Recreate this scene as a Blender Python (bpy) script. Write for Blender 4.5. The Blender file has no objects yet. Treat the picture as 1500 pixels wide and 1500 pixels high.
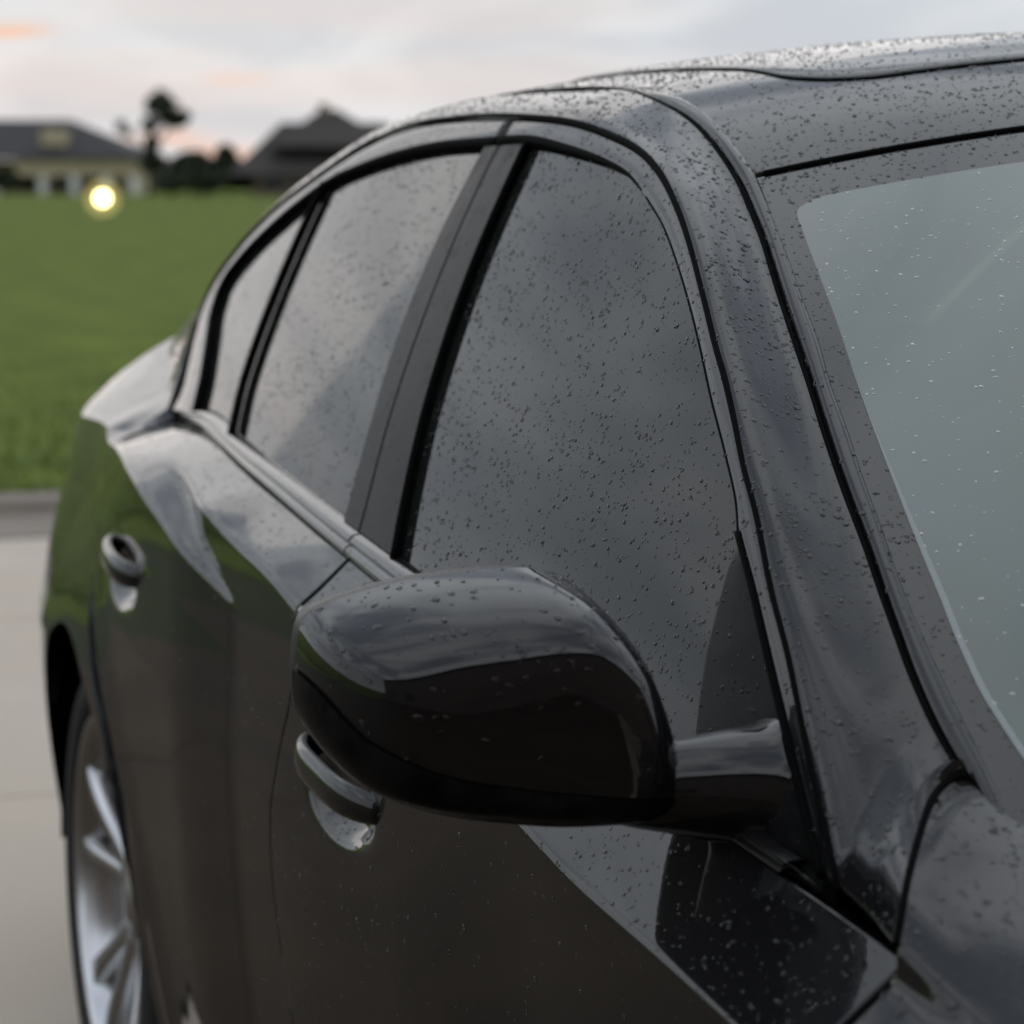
import bpy, math, random
import numpy as np
from mathutils import Matrix, Vector

rng = np.random.default_rng(7)
random.seed(7)
SC = bpy.context.scene
COL = SC.collection
R_ = math.radians

# ------------------------------------------------------------------ camera
CAM = np.array([0.885, -1.495, 1.343])
YAW, PITCH, FPX = R_(161.6), R_(-7.0), 4000.0
fw = np.array([math.cos(YAW)*math.cos(PITCH), math.sin(YAW)*math.cos(PITCH), math.sin(PITCH)])
rt = np.cross(fw, [0, 0, 1.0]); rt /= np.linalg.norm(rt)
up = np.cross(rt, fw)
cd = bpy.data.cameras.new('camera'); cam = bpy.data.objects.new('camera', cd); COL.objects.link(cam)
cam.matrix_world = Matrix(((rt[0], up[0], -fw[0], CAM[0]), (rt[1], up[1], -fw[1], CAM[1]),
                           (rt[2], up[2], -fw[2], CAM[2]), (0, 0, 0, 1)))
cd.sensor_width = 36.0; cd.sensor_fit = 'HORIZONTAL'
cd.lens = FPX/1500.0*36.0
cd.clip_start = 0.05; cd.clip_end = 3000
cd.dof.use_dof = True
cd.dof.focus_distance = 2.02
cd.dof.aperture_fstop = 7.6
SC.camera = cam

# ------------------------------------------------------------------ world
w = bpy.data.worlds.new('World'); SC.world = w; w.use_nodes = True
nt = w.node_tree; nt.nodes.clear()
def N(t, nt_=None, **kw):
    n = (nt_ or nt).nodes.new(t)
    for k, v in kw.items(): setattr(n, k, v)
    return n
L = nt.links.new
SUN_EL, SUN_AZ = R_(5.0), R_(171.0)          # low sun behind the clouds, beyond the rear of the car
sky = N('ShaderNodeTexSky', sky_type='NISHITA', sun_disc=False)
sky.sun_elevation = SUN_EL; sky.sun_rotation = math.pi/2 - SUN_AZ
tc = N('ShaderNodeTexCoord')
sep = N('ShaderNodeSeparateXYZ'); L(tc.outputs['Generated'], sep.inputs[0])
def M(op, a, b=None, c=None, cl=False):
    n = N('ShaderNodeMath', operation=op, use_clamp=cl)
    for i, v in enumerate((a, b, c)):
        if v is None: continue
        if isinstance(v, (int, float)): n.inputs[i].default_value = v
        else: L(v, n.inputs[i])
    return n.outputs[0]
def ramp(src, pts, mode='EASE'):
    r = N('ShaderNodeValToRGB'); r.color_ramp.interpolation = mode
    e = r.color_ramp.elements
    while len(e) < len(pts): e.new(0.5)
    for i, (p, c) in enumerate(pts):
        e[i].position = p; e[i].color = (c, c, c, 1) if isinstance(c, (int, float)) else (*c, 1)
    L(src, r.inputs[0]); return r.outputs[0]
def mixc(f, a, b, bt='MIX'):
    n = N('ShaderNodeMix', data_type='RGBA', blend_type=bt)
    for s, v in ((n.inputs[0], f), (n.inputs[6], a), (n.inputs[7], b)):
        if isinstance(v, (int, float)): s.default_value = v
        elif isinstance(v, tuple): s.default_value = (*v, 1)
        else: L(v, s)
    return n.outputs[2]
zup = M('MAXIMUM', sep.outputs[2], 0.0)
den = M('ADD', zup, 0.22)
cu = M('DIVIDE', sep.outputs[0], den); cv = M('DIVIDE', sep.outputs[1], den)
cmb = N('ShaderNodeCombineXYZ'); L(cu, cmb.inputs[0]); L(cv, cmb.inputs[1])
n1 = N('ShaderNodeTexNoise'); n1.inputs['Scale'].default_value = 2.3; n1.inputs['Detail'].default_value = 5
n1.inputs['Roughness'].default_value = .5; n1.inputs['Distortion'].default_value = .6
L(cmb.outputs[0], n1.inputs['Vector'])
cl1 = ramp(n1.outputs[0], [(0.36, 0.0), (0.64, 1.0)])
dk = mixc(ramp(zup, [(0.10, 0.0), (0.55, 1.0)]), (0.585, 0.63, 0.69), (0.31, 0.345, 0.41))
cloud = mixc(cl1, dk, (0.745, 0.785, 0.825))
# streaky layer along the horizon
smap = N('ShaderNodeMapping'); smap.inputs['Scale'].default_value = (3.0, 3.0, 34.0); smap.inputs['Location'].default_value = (0.3, 0.1, 0.4)
L(tc.outputs['Generated'], smap.inputs[0])
n2 = N('ShaderNodeTexNoise'); n2.inputs['Scale'].default_value = 1.6; n2.inputs['Detail'].default_value = 4
L(smap.outputs[0], n2.inputs['Vector'])
low = ramp(zup, [(0.0, 1.0), (0.085, 0.75), (0.16, 0.0)])
dx, dy = math.cos(SUN_AZ), math.sin(SUN_AZ)
facing = M('ADD', M('MULTIPLY', sep.outputs[0], dx), M('MULTIPLY', sep.outputs[1], dy))
fac_s = ramp(facing, [(0.80, 0.0), (0.995, 1.0)])
st = ramp(n2.outputs[0], [(0.44, 0.0), (0.62, 1.0)])
pinkm = M('MULTIPLY', M('MULTIPLY', low, fac_s), M('ADD', M('MULTIPLY', st, 0.36), 0.0))
cloud = mixc(pinkm, cloud, (0.86, 0.73, 0.68))
omap = N('ShaderNodeMapping'); omap.inputs['Scale'].default_value = (9.0, 9.0, 70.0); omap.inputs['Location'].default_value = (1.9, 0.4, 0.35)
L(tc.outputs['Generated'], omap.inputs[0])
n3 = N('ShaderNodeTexNoise'); n3.inputs['Scale'].default_value = 1.0; n3.inputs['Detail'].default_value = 1.5
L(omap.outputs[0], n3.inputs['Vector'])
fac_o = ramp(facing, [(0.9975, 0.0), (0.9995, 1.0)])
om = M('MULTIPLY', M('MULTIPLY', ramp(n3.outputs[0], [(0.60, 0.0), (0.70, 1.0)]), fac_o), ramp(zup, [(0.0, 1.0), (0.07, 0.9), (0.10, 0.0)]))
cloud = mixc(om, cloud, (1.0, 0.44, 0.20))
zm = M('ADD', 1.0, M('MULTIPLY', ramp(zup, [(0.18, 0.0), (0.60, 1.0)]), 0.45))
cm = N('ShaderNodeVectorMath', operation='SCALE'); L(cloud, cm.inputs[0]); L(zm, cm.inputs['Scale']); cloud = cm.outputs[0]   # overcast: brighter overhead
skyc = mixc(1.0, sky.outputs[0], (0.10, 0.10, 0.10), 'MULTIPLY')
final = mixc(0.985, skyc, cloud)                 # closed cloud deck, a little sky light through it
bg = N('ShaderNodeBackground'); bg.inputs['Strength'].default_value = 1.0; L(final, bg.inputs['Color'])
wo = N('ShaderNodeOutputWorld'); L(bg.outputs[0], wo.inputs['Surface'])

sl = bpy.data.lights.new('sun', 'SUN'); sl.energy = 0.15; sl.angle = R_(40); sl.color = (1.0, 0.86, 0.74)
sun = bpy.data.objects.new('sun', sl); COL.objects.link(sun)
sd = Vector((math.cos(SUN_EL)*dx, math.cos(SUN_EL)*dy, math.sin(SUN_EL)))
sun.rotation_euler = sd.to_track_quat('Z', 'Y').to_euler()
SC.view_settings.view_transform = 'Standard'; SC.view_settings.look = 'None'
SC.view_settings.exposure = 0.0; SC.view_settings.gamma = 1.0; SC.view_settings.use_curve_mapping = False
SC.cycles.max_bounces = 10; SC.cycles.transparent_max_bounces = 12; SC.cycles.transmission_bounces = 8
SC.cycles.glossy_bounces = 6; SC.cycles.caustics_reflective = False; SC.cycles.caustics_refractive = False
SC.cycles.use_denoising = True

# ------------------------------------------------------------------ materials
def mat(name):
    m = bpy.data.materials.new(name); m.use_nodes = True
    return m, m.node_tree, m.node_tree.nodes['Principled BSDF']
def simple(name, col, rough=.5, metal=0., spec=.5, coat=0.):
    m, t, b = mat(name)
    b.inputs['Base Color'].default_value = (*col, 1); b.inputs['Roughness'].default_value = rough
    b.inputs['Metallic'].default_value = metal; b.inputs['Specular IOR Level'].default_value = spec
    b.inputs['Coat Weight'].default_value = coat; b.inputs['Coat Roughness'].default_value = .02
    return m
def noisy(name, c0, c1, scale, rough=(.6, .8), bump=0., bscale=None, detail=6, coords='Object', lo=.35, hi=.65, metal=0.):
    m, t, b = mat(name); nd = t.nodes
    tcx = nd.new('ShaderNodeTexCoord'); nz = nd.new('ShaderNodeTexNoise')
    nz.inputs['Scale'].default_value = scale; nz.inputs['Detail'].default_value = detail
    t.links.new(tcx.outputs[coords], nz.inputs['Vector'])
    r = nd.new('ShaderNodeValToRGB'); e = r.color_ramp.elements
    e[0].position = lo; e[0].color = (*c0, 1); e[1].position = hi; e[1].color = (*c1, 1)
    t.links.new(nz.outputs[0], r.inputs[0]); t.links.new(r.outputs[0], b.inputs['Base Color'])
    mr = nd.new('ShaderNodeMapRange'); mr.inputs[1].default_value = lo; mr.inputs[2].default_value = hi
    mr.inputs[3].default_value, mr.inputs[4].default_value = rough
    t.links.new(nz.outputs[0], mr.inputs[0]); t.links.new(mr.outputs[0], b.inputs['Roughness'])
    b.inputs['Metallic'].default_value = metal
    if bump:
        n2_ = nd.new('ShaderNodeTexNoise'); n2_.inputs['Scale'].default_value = bscale or scale*4; n2_.inputs['Detail'].default_value = 5
        t.links.new(tcx.outputs[coords], n2_.inputs['Vector'])
        bp = nd.new('ShaderNodeBump'); bp.inputs['Strength'].default_value = bump; bp.inputs['Distance'].default_value = .01
        t.links.new(n2_.outputs[0], bp.inputs['Height']); t.links.new(bp.outputs[0], b.inputs['Normal'])
    return m

def paint_mat():
    m, t, b = mat('black_paint'); nd = t.nodes; lk = t.links.new
    tcx = nd.new('ShaderNodeTexCoord')
    fl = nd.new('ShaderNodeTexNoise'); fl.inputs['Scale'].default_value = 1800; fl.inputs['Detail'].default_value = 1
    lk(tcx.outputs['Object'], fl.inputs['Vector'])
    r = nd.new('ShaderNodeValToRGB'); e = r.color_ramp.elements
    e[0].position = .45; e[0].color = (.0045, .0045, .005, 1); e[1].position = .72; e[1].color = (.016, .016, .018, 1)
    lk(fl.outputs[0], r.inputs[0]); lk(r.outputs[0], b.inputs['Base Color'])
    b.inputs['Roughness'].default_value = .5; b.inputs['Specular IOR Level'].default_value = .02
    b.inputs['Coat Weight'].default_value = 1.0; b.inputs['Coat IOR'].default_value = 1.55
    # thin uneven water film: patches a little duller
    wf = nd.new('ShaderNodeTexNoise'); wf.inputs['Scale'].default_value = 26; wf.inputs['Detail'].default_value = 6; wf.inputs['Roughness'].default_value = .65
    lk(tcx.outputs['Object'], wf.inputs['Vector'])
    mr = nd.new('ShaderNodeMapRange'); mr.inputs[1].default_value = .42; mr.inputs[2].default_value = .70
    mr.inputs[3].default_value = .015; mr.inputs[4].default_value = .075
    lk(wf.outputs[0], mr.inputs[0]); lk(mr.outputs[0], b.inputs['Coat Roughness'])
    op = nd.new('ShaderNodeTexNoise'); op.inputs['Scale'].default_value = 120; op.inputs['Detail'].default_value = 2
    lk(tcx.outputs['Object'], op.inputs['Vector'])
    bp = nd.new('ShaderNodeBump'); bp.inputs['Strength'].default_value = .012; bp.inputs['Distance'].default_value = .002
    lk(op.outputs[0], bp.inputs['Height']); lk(bp.outputs[0], b.inputs['Coat Normal'])
    return m
def glass_mat(name, tint, boost=1.7, rough=.012, veil=0., veilc=(.7, .75, .75), ior=1.52):
    m = bpy.data.materials.new(name); m.use_nodes = True; t = m.node_tree; t.nodes.clear(); nd = t.nodes; lk = t.links.new
    fr = nd.new('ShaderNodeFresnel'); fr.inputs[0].default_value = ior
    mu = nd.new('ShaderNodeMath'); mu.operation = 'MULTIPLY'; mu.inputs[1].default_value = boost; mu.use_clamp = True
    lk(fr.outputs[0], mu.inputs[0])
    tr = nd.new('ShaderNodeBsdfTransparent'); tr.inputs[0].default_value = (*tint, 1)
    gl = nd.new('ShaderNodeBsdfGlossy'); gl.inputs['Roughness'].default_value = rough; gl.inputs['Color'].default_value = (1, 1, 1, 1)
    tcx = nd.new('ShaderNodeTexCoord'); nz = nd.new('ShaderNodeTexNoise'); nz.inputs['Scale'].default_value = 30; nz.inputs['Detail'].default_value = 5
    lk(tcx.outputs['Object'], nz.inputs['Vector'])
    mr = nd.new('ShaderNodeMapRange'); mr.inputs[1].default_value = .4; mr.inputs[2].default_value = .75; mr.inputs[3].default_value = rough; mr.inputs[4].default_value = rough+.07
    lk(nz.outputs[0], mr.inputs[0]); lk(mr.outputs[0], gl.inputs['Roughness'])
    mx = nd.new('ShaderNodeMixShader'); lk(mu.outputs[0], mx.inputs[0]); lk(tr.outputs[0], mx.inputs[1]); lk(gl.outputs[0], mx.inputs[2])
    o = nd.new('ShaderNodeOutputMaterial')
    if veil:                                            # pale diffuse veil: condensation on panes, painted sky brightness in windshield drops
        df = nd.new('ShaderNodeBsdfDiffuse'); df.inputs[0].default_value = (*veilc, 1)
        m2 = nd.new('ShaderNodeMixShader'); n3_ = nd.new('ShaderNodeTexNoise'); n3_.inputs['Scale'].default_value = 3.5; n3_.inputs['Detail'].default_value = 3
        lk(tcx.outputs['Object'], n3_.inputs['Vector'])
        r3 = nd.new('ShaderNodeMapRange'); r3.inputs[1].default_value = .3; r3.inputs[2].default_value = .7; r3.inputs[3].default_value = veil*.8; r3.inputs[4].default_value = veil*1.2
        lk(n3_.outputs[0], r3.inputs[0]); lk(r3.outputs[0], m2.inputs[0]); lk(tr.outputs[0], m2.inputs[1]); lk(df.outputs[0], m2.inputs[2]); lk(m2.outputs[0], mx.inputs[1])
    lk(mx.outputs[0], o.inputs[0])
    return m
PAINT = paint_mat()
GLOSSB = noisy('gloss_black_trim', (.006, .006, .007), (.016, .016, .016), 35, (.16, .34), lo=.4, hi=.7)
for n_ in GLOSSB.node_tree.nodes:
    if n_.type == 'BSDF_PRINCIPLED': n_.inputs['Specular IOR Level'].default_value = .05
TRIM = simple('belt_trim', (.012, .012, .013), .16, spec=.6, coat=.5)
RUBBER = simple('rubber_seal', (.003, .003, .003), .8, spec=.05)
PLASTIC = noisy('black_plastic', (.010, .010, .011), (.016, .016, .016), 300, (.38, .5), bump=.1)
TINT = glass_mat('tinted_glass', (.035, .042, .040), 1.0, veil=.02, veilc=(.6, .64, .62), ior=1.41)
WSG = glass_mat('windshield_glass', (.12, .155, .14), 1.6, veil=.18, veilc=(.46, .68, .62))
FRIT = simple('ceramic_frit', (.010, .010, .011), .07, spec=.5, coat=.3)
EDGE = simple('lit_trim_edge', (.30, .34, .33), .5)
SHELL = simple('inner_shell', (.004, .004, .004), .9, spec=.1)
ALLOY = simple('wheel_alloy', (.66, .67, .69), .27, metal=1.0)
ALLOYD = simple('wheel_alloy_dark', (.16, .16, .17), .35, metal=1.0)
TYRE = noisy('tyre_rubber', (.012, .012, .012), (.022, .021, .020), 40, (.6, .85), bump=.15)
CHROME = simple('chrome', (.75, .76, .78), .07, metal=1.0)
SMOKE = simple('smoked_chrome', (.075, .075, .08), .14, metal=1.0, coat=.4)
MIRG = simple('mirror_glass', (.85, .87, .88), .01, metal=1.0)
CLOTH = noisy('seat_leather', (.10, .095, .085), (.15, .14, .125), 12, (.45, .6), bump=.1)
CLOTHD = noisy('dash_plastic', (.02, .02, .02), (.03, .03, .03), 60, (.5, .7), bump=.1)
HEADL = simple('headliner_fabric', (.42, .42, .40), .9)
LENSR = simple('red_lens', (.35, .01, .01), .08, coat=.5)
LENSW = glass_mat('lamp_lens', (.8, .8, .8), 1.4)
ORANGE = simple('amber_lens', (.6, .18, .01), .1, coat=.4)
m_, t_, b_ = mat('water_drop'); WATER = m_
b_.inputs['Base Color'].default_value = (1, 1, 1, 1); b_.inputs['Roughness'].default_value = 0
b_.inputs['IOR'].default_value = 1.33; b_.inputs['Transmission Weight'].default_value = 1.0

WATER2 = glass_mat('windshield_water', (1, 1, 1), 2.6, .0, veil=.55, veilc=(.92, .95, .95))  # white diffuse share paints the refracted sky light into the drops
# ------------------------------------------------------------------ mesh helpers
def tagit(o, label=None, cat=None, group=None, kind=None):
    if label: o['label'] = label
    if cat: o['category'] = cat
    if group: o['group'] = group
    if kind: o['kind'] = kind
    return o
def link(name, verts, faces, m, parent=None, smooth=True):
    me = bpy.data.meshes.new(name)
    me.from_pydata([tuple(map(float, v)) for v in verts], [], [tuple(map(int, f)) for f in faces])
    me.update()
    if smooth: me.polygons.foreach_set('use_smooth', [True]*len(me.polygons))
    for mm in (m if isinstance(m, (list, tuple)) else [m]): me.materials.append(mm)
    o = bpy.data.objects.new(name, me); COL.objects.link(o)
    if parent: o.parent = parent
    return o
def empty(name, loc=(0, 0, 0)):
    o = bpy.data.objects.new(name, None); COL.objects.link(o); o.location = loc; o.empty_display_size = .2
    return o
class MB:
    def __init__(s): s.v = []; s.f = []
    def add(s, V, F):
        b = len(s.v); s.v.extend([tuple(x) for x in V]); s.f.extend([tuple(i+b for i in f) for f in F]); return s
    def grid(s, P, out=None, closeu=False, closev=False):
        V, F = gridvf(P, out, closeu, closev); return s.add(V, F)
    def box(s, c, d, rot=None):
        c = np.array(c); d = np.array(d)/2.
        V = np.array([[x, y, z] for x in (-1, 1) for y in (-1, 1) for z in (-1, 1)])*d
        if rot is not None: V = V@np.array(rot).T
        return s.add(V+c, [(0, 1, 3, 2), (4, 6, 7, 5), (0, 4, 5, 1), (2, 3, 7, 6), (0, 2, 6, 4), (1, 5, 7, 3)])
    def tube(s, pts, r, n=8, ry=None, caps=True, upv=(0, 0, 1)):
        V, F = tubevf(pts, r, n, ry, caps, upv); return s.add(V, F)
    def obj(s, name, m, parent=None, smooth=True, flipy=False):
        V = np.array(s.v, float); F = s.f
        if flipy: V = V*np.array([1, -1, 1]); F = [tuple(reversed(f)) for f in F]
        return link(name, V, F, m, parent, smooth)
def gridvf(P, out=None, closeu=False, closev=False):
    P = np.asarray(P, float); n, m = P.shape[:2]
    F = []
    for i in range(n if closeu else n-1):
        i2 = (i+1) % n
        for j in range(m if closev else m-1):
            j2 = (j+1) % m
            F.append((i*m+j, i2*m+j, i2*m+j2, i*m+j2))
    V = P.reshape(-1, 3)
    if out is not None:
        a = np.array([np.cross(V[f[2]]-V[f[0]], V[f[3]]-V[f[1]]) for f in F[::max(1, len(F)//400)]])
        if callable(out):
            c = np.array([V[list(f)].mean(0) for f in F[::max(1, len(F)//400)]]); s_ = sum(np.dot(x, out(y)) for x, y in zip(a, c))
        else: s_ = (a@np.array(out, float)).sum()
        if s_ < 0: F = [tuple(reversed(f)) for f in F]
    return V, F
def resample(pts, n, closed=False):
    P = np.asarray(pts, float)
    if closed: P = np.vstack([P, P[:1]])
    s = np.r_[0, np.cumsum(np.linalg.norm(np.diff(P, axis=0), axis=1))]
    t = np.linspace(0, s[-1], n, endpoint=not closed)
    return np.stack([np.interp(t, s, P[:, k]) for k in range(P.shape[1])], 1)
def spline(pts, n, closed=False):
    """Catmull-Rom (chord) through the points, resampled evenly."""
    P = np.asarray(pts, float)
    if closed: Q = np.vstack([P[-1:], P, P[:2]])
    else: Q = np.vstack([2*P[:1]-P[1:2], P, 2*P[-1:]-P[-2:-1]])
    out = []
    for i in range(1, len(Q)-2):
        p0, p1, p2, p3 = Q[i-1:i+3]
        d0 = np.linalg.norm(p1-p0)**.5+1e-9; d1 = np.linalg.norm(p2-p1)**.5+1e-9; d2 = np.linalg.norm(p3-p2)**.5+1e-9
        m1 = (p2-p1)+d1*((p1-p0)/d0-(p2-p0)/(d0+d1)); m2 = (p2-p1)+d1*((p3-p2)/d2-(p3-p1)/(d1+d2))
        for t in np.linspace(0, 1, 14, endpoint=False):
            out.append((2*t**3-3*t*t+1)*p1+(t**3-2*t*t+t)*m1+(-2*t**3+3*t*t)*p2+(t**3-t*t)*m2)
    if not closed: out.append(P[-1])
    return resample(np.array(out), n, closed)
def tubevf(pts, r, n=8, ry=None, caps=True, upv=(0, 0, 1)):
    P = np.asarray(pts, float); k = len(P)
    T = np.gradient(P, axis=0); T /= np.linalg.norm(T, axis=1)[:, None]+1e-12
    r = np.broadcast_to(r, (k,)); ry = r if ry is None else np.broadcast_to(ry, (k,))
    V = []
    for i in range(k):
        a = np.cross(T[i], upv); a /= np.linalg.norm(a)+1e-12; b = np.cross(a, T[i])
        for j in range(n):
            q = 2*math.pi*j/n; V.append(P[i]+a*math.cos(q)*r[i]+b*math.sin(q)*ry[i])
    F = [(i*n+j, i*n+(j+1) % n, (i+1)*n+(j+1) % n, (i+1)*n+j) for i in range(k-1) for j in range(n)]
    if caps: F += [tuple(range(n-1, -1, -1)), tuple(range((k-1)*n, k*n))]
    return np.array(V), F
def revolve(profile, n, center, axis='y'):
    """profile: list of (radius, along); revolved about an axis parallel to Y through center."""
    out = []
    for j in range(n):
        q = 2*math.pi*j/n
        out.append([[center[0]+r*math.cos(q), center[1]+a, center[2]+r*math.sin(q)] for r, a in profile])
    return np.array(out)
def flange(P, out, d=.016):
    """grid + an inward-folded rim so that panel edges have depth."""
    P = np.asarray(P, float)
    du = np.gradient(P, axis=0); dv = np.gradient(P, axis=1)
    Nn = np.cross(du, dv); Nn /= np.linalg.norm(Nn, axis=2)[..., None]+1e-12
    ref = np.array([out(p) if callable(out) else out for p in P.reshape(-1, 3)]).reshape(P.shape)
    if (Nn*ref).sum() < 0: Nn = -Nn
    Q = np.pad(P, ((1, 1), (1, 1), (0, 0)), 'edge'); NN = np.pad(Nn, ((1, 1), (1, 1), (0, 0)), 'edge')
    msk = np.zeros(Q.shape[:2]); msk[0] = msk[-1] = 1; msk[:, 0] = msk[:, -1] = 1
    return Q-NN*(msk*d)[..., None]
def uspan(n, eps=.004):
    return np.r_[0, eps, np.linspace(0, 1, n)[1:-1], 1-eps, 1]
def itp(pts):
    P = np.array(sorted(pts), float)
    # smooth (pchip-like) interpolation with linear extrapolation
    X, Y = P[:, 0], P[:, 1]; h = np.diff(X); d = np.diff(Y)/h
    m = np.r_[d[0], np.where(d[:-1]*d[1:] > 0, 2*d[:-1]*d[1:]/(d[:-1]+d[1:]+1e-30), 0), d[-1]]
    def f(x):
        x = np.asarray(x, float); i = np.clip(np.searchsorted(X, x)-1, 0, len(h)-1)
        t = (x-X[i])/h[i]; tc_ = np.clip(t, 0, 1)
        y = (2*tc_**3-3*tc_**2+1)*Y[i]+(tc_**3-2*tc_**2+tc_)*h[i]*m[i]+(-2*tc_**3+3*tc_**2)*Y[i+1]+(tc_**3-tc_**2)*h[i]*m[i+1]
        return y+np.where(t < 0, (x-X[0])*m[0], 0)+np.where(t > 1, (x-X[-1])*m[-1], 0)
    return f
def sstep(a, b, x):
    t = np.clip((np.asarray(x, float)-a)/(b-a), 0, 1); return t*t*(3-2*t)
def smin(a, b, k):
    h = np.clip(.5+.5*(b-a)/k, 0, 1); return b*(1-h)+a*h-k*h*(1-h)
def smax(a, b, k): return -smin(-a, -b, k)

# ------------------------------------------------------------------ car surfaces (x forward, right side is -y)
XW, ZW, RT = -2.77, .352, .352                       # rear wheel centre, tyre radius
XF = 0.02                                            # front wheel centre
def g(x, z):                                         # half width of the glasshouse
    return .84-.035*(x+1.7)**2-.42*(z-.98)-.25*(z-.98)**2
def top(x, y):                                       # roof and windshield height
    xe = x+.20*y*y
    P = 1.490-.082*(xe+1.788)**2-np.where(xe > -1.5, .48*(np.minimum(xe, -1.17)+1.5)**2, 0)
    P0 = 1.490-.082*(-1.17+1.788)**2-.48*.33**2; d = xe+1.17
    P = np.where(xe > -1.17, P0-.45*d-.08*d*d, P)
    k = .183-.10*np.clip((xe+1.17)/.8, 0, 1)
    return P-k*y*y-.0127*y**4
zbelt = itp([(-3.0, 1.03), (-2.703, 1.035), (-2.534, 1.040), (-2.016, 1.016), (-1.615, .991), (-1.37, .974), (-.567, .918), (-.447, .908), (-.2, .885)])
zM = itp([(-2.8, 1.09), (-1.957, .990), (-1.823, .975), (-1.665, .961), (-1.534, .942), (-1.2, .911), (-.938, .889), (-.787, .871), (-.652, .863), (-.54, .855), (-.3, .835), (.0, .80), (.8, .70)])
zH = itp([(-4.2, .93), (-3.6, .965), (-3.1, .998), (-2.82, 1.008), (-2.615, 1.006), (-2.339, .993), (-2.131, .968), (-1.947, .937), (-1.839, .919), (-1.6, .87)])
def yM(x): return .895-np.where(x > -1.8, .004, .02)*(x+1.8)**2
HANDLES = [(-1.40, .803), (-2.36, .868)]
def B(x, z):
    x = np.asarray(x, float); z = np.asarray(z, float)
    zb = zbelt(x); yb = g(x, zb)+.004
    zm = np.minimum(zM(x), zb-.012)
    t = zm-z
    s0 = .06*sstep(-1.15, -1.6, x)-.10*sstep(-1.25, -.9, x)
    tw = .11
    side = yM(x)+s0*np.minimum(t, 2*tw)-np.where(t > 0, .30*np.minimum(t, tw)**2*sstep(-1.15, -1.6, x), 0)
    side = side-.15*np.maximum(t-tw, 0)**2-.9*np.maximum(.30-z, 0)**2*1.5
    amp = .020*sstep(-1.74, -2.05, x)+.014*sstep(-2.1, -2.8, x)
    haunch = side+amp
    zh = zH(x); yh = yM(x)+amp+.004
    shelf2 = yh-2.0*(z-zh)
    m1 = np.clip((yM(x)-yb)/(zb-zM(x)+1e-6), .2, 3.2); wm = sstep(-1.85, -2.1, x); m1 = m1*(1-wm)+3.1*wm
    shelf1 = yb+m1*(zb-z)+.13*sstep(-2.69, -2.97, x)
    step = smax(side-.02*sstep(-1.95, -2.2, x), smin(haunch, shelf2, .006), .004)
    y = smin(shelf1, side+(step-side)*sstep(0, .004, amp), .006-.003*sstep(-1.4, -1.0, x))
    y = y-.22*np.maximum(z-.70, 0)*sstep(-2.15, -2.95, x)
    # flare round the wheels
    for xc in (XW, XF):
        r = np.hypot(x-xc, z-ZW); y = y+.008*sstep(.56, .39, r)
    # rear and front plan taper
    y = y-.30*np.maximum(-3.05-x, 0)**2-.40*np.maximum(x-.25, 0)**2
    # handle cups
    for hx, hz in HANDLES:
        u = (x-hx)/.098; v = (z-(hz-.005))/.034
        y = y-.020*np.exp(-(np.sqrt(u*u+v*v+1e-9)/.92)**5)
    return y
def sideS(x, z): return np.stack([x, -B(x, z), z], -1)
def glassS(x, z, off=0.): return np.stack([x, -(g(x, z)+off), z], -1)
OUTR = lambda p: (0, -1, .3)

C1 = [(-2.703, 1.035), (-2.690, 1.060), (-2.735, 1.096), (-2.805, 1.143), (-2.825, 1.194), (-2.767, 1.245), (-2.633, 1.302), (-2.499, 1.336), (-2.39, 1.362), (-2.294, 1.381), (-2.135, 1.399), (-1.973, 1.404), (-1.824, 1.404), (-1.683, 1.400), (-1.553, 1.393), (-1.442, 1.381), (-1.339, 1.365), (-1.262, 1.345), (-1.194, 1.320), (-1.129, 1.291), (-1.055, 1.253), (-.987, 1.216), (-.951, 1.197), (-.903, 1.169), (-.858, 1.141), (-.81, 1.113), (-.752, 1.074), (-.696, 1.039), (-.666, 1.018), (-.607, .975), (-.558, .940), (-.541, .926)]
FRAME_R = [((-2.703, 1.035), (-2.51, 1.045)), ((-2.690, 1.06), (-2.53, 1.06)), ((-2.735, 1.096), (-2.562, 1.085)), ((-2.805, 1.143), (-2.645, 1.129)), ((-2.828, 1.172), (-2.725, 1.168)), ((-2.825, 1.194), (-2.752, 1.200)), ((-2.767, 1.245), (-2.70, 1.238)), ((-2.633, 1.302), (-2.58, 1.285)), ((-2.499, 1.336), (-2.47, 1.317)), ((-2.39, 1.362), (-2.375, 1.339)), ((-2.294, 1.381), (-2.285, 1.351)), ((-2.135, 1.399), (-2.13, 1.366)), ((-1.973, 1.404), (-1.97, 1.375)), ((-1.742, 1.402), (-1.745, 1.378))]
FRAME_F = [((-1.738, 1.402), (-1.741, 1.378)), ((-1.683, 1.400), (-1.651, 1.378)), ((-1.553, 1.393), (-1.51, 1.367)), ((-1.442, 1.381), (-1.417, 1.357)), ((-1.339, 1.365), (-1.34, 1.345)), ((-1.262, 1.345), (-1.271, 1.326)), ((-1.194, 1.320), (-1.203, 1.303)), ((-1.129, 1.291), (-1.14, 1.276)), ((-1.055, 1.253), (-1.074, 1.244)), ((-.987, 1.216), (-1.018, 1.214)), ((-.93, 1.183), (-.959, 1.180)), ((-.88, 1.155), (-.907, 1.151)), ((-.835, 1.128), (-.854, 1.119)), ((-.81, 1.113), (-.831, 1.100)), ((-.752, 1.074), (-.78, 1.070)), ((-.696, 1.039), (-.718, 1.030)), ((-.64, .999), (-.666, .996)), ((-.59, .963), (-.617, .963)), ((-.543, .928), (-.567, .929))]
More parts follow.
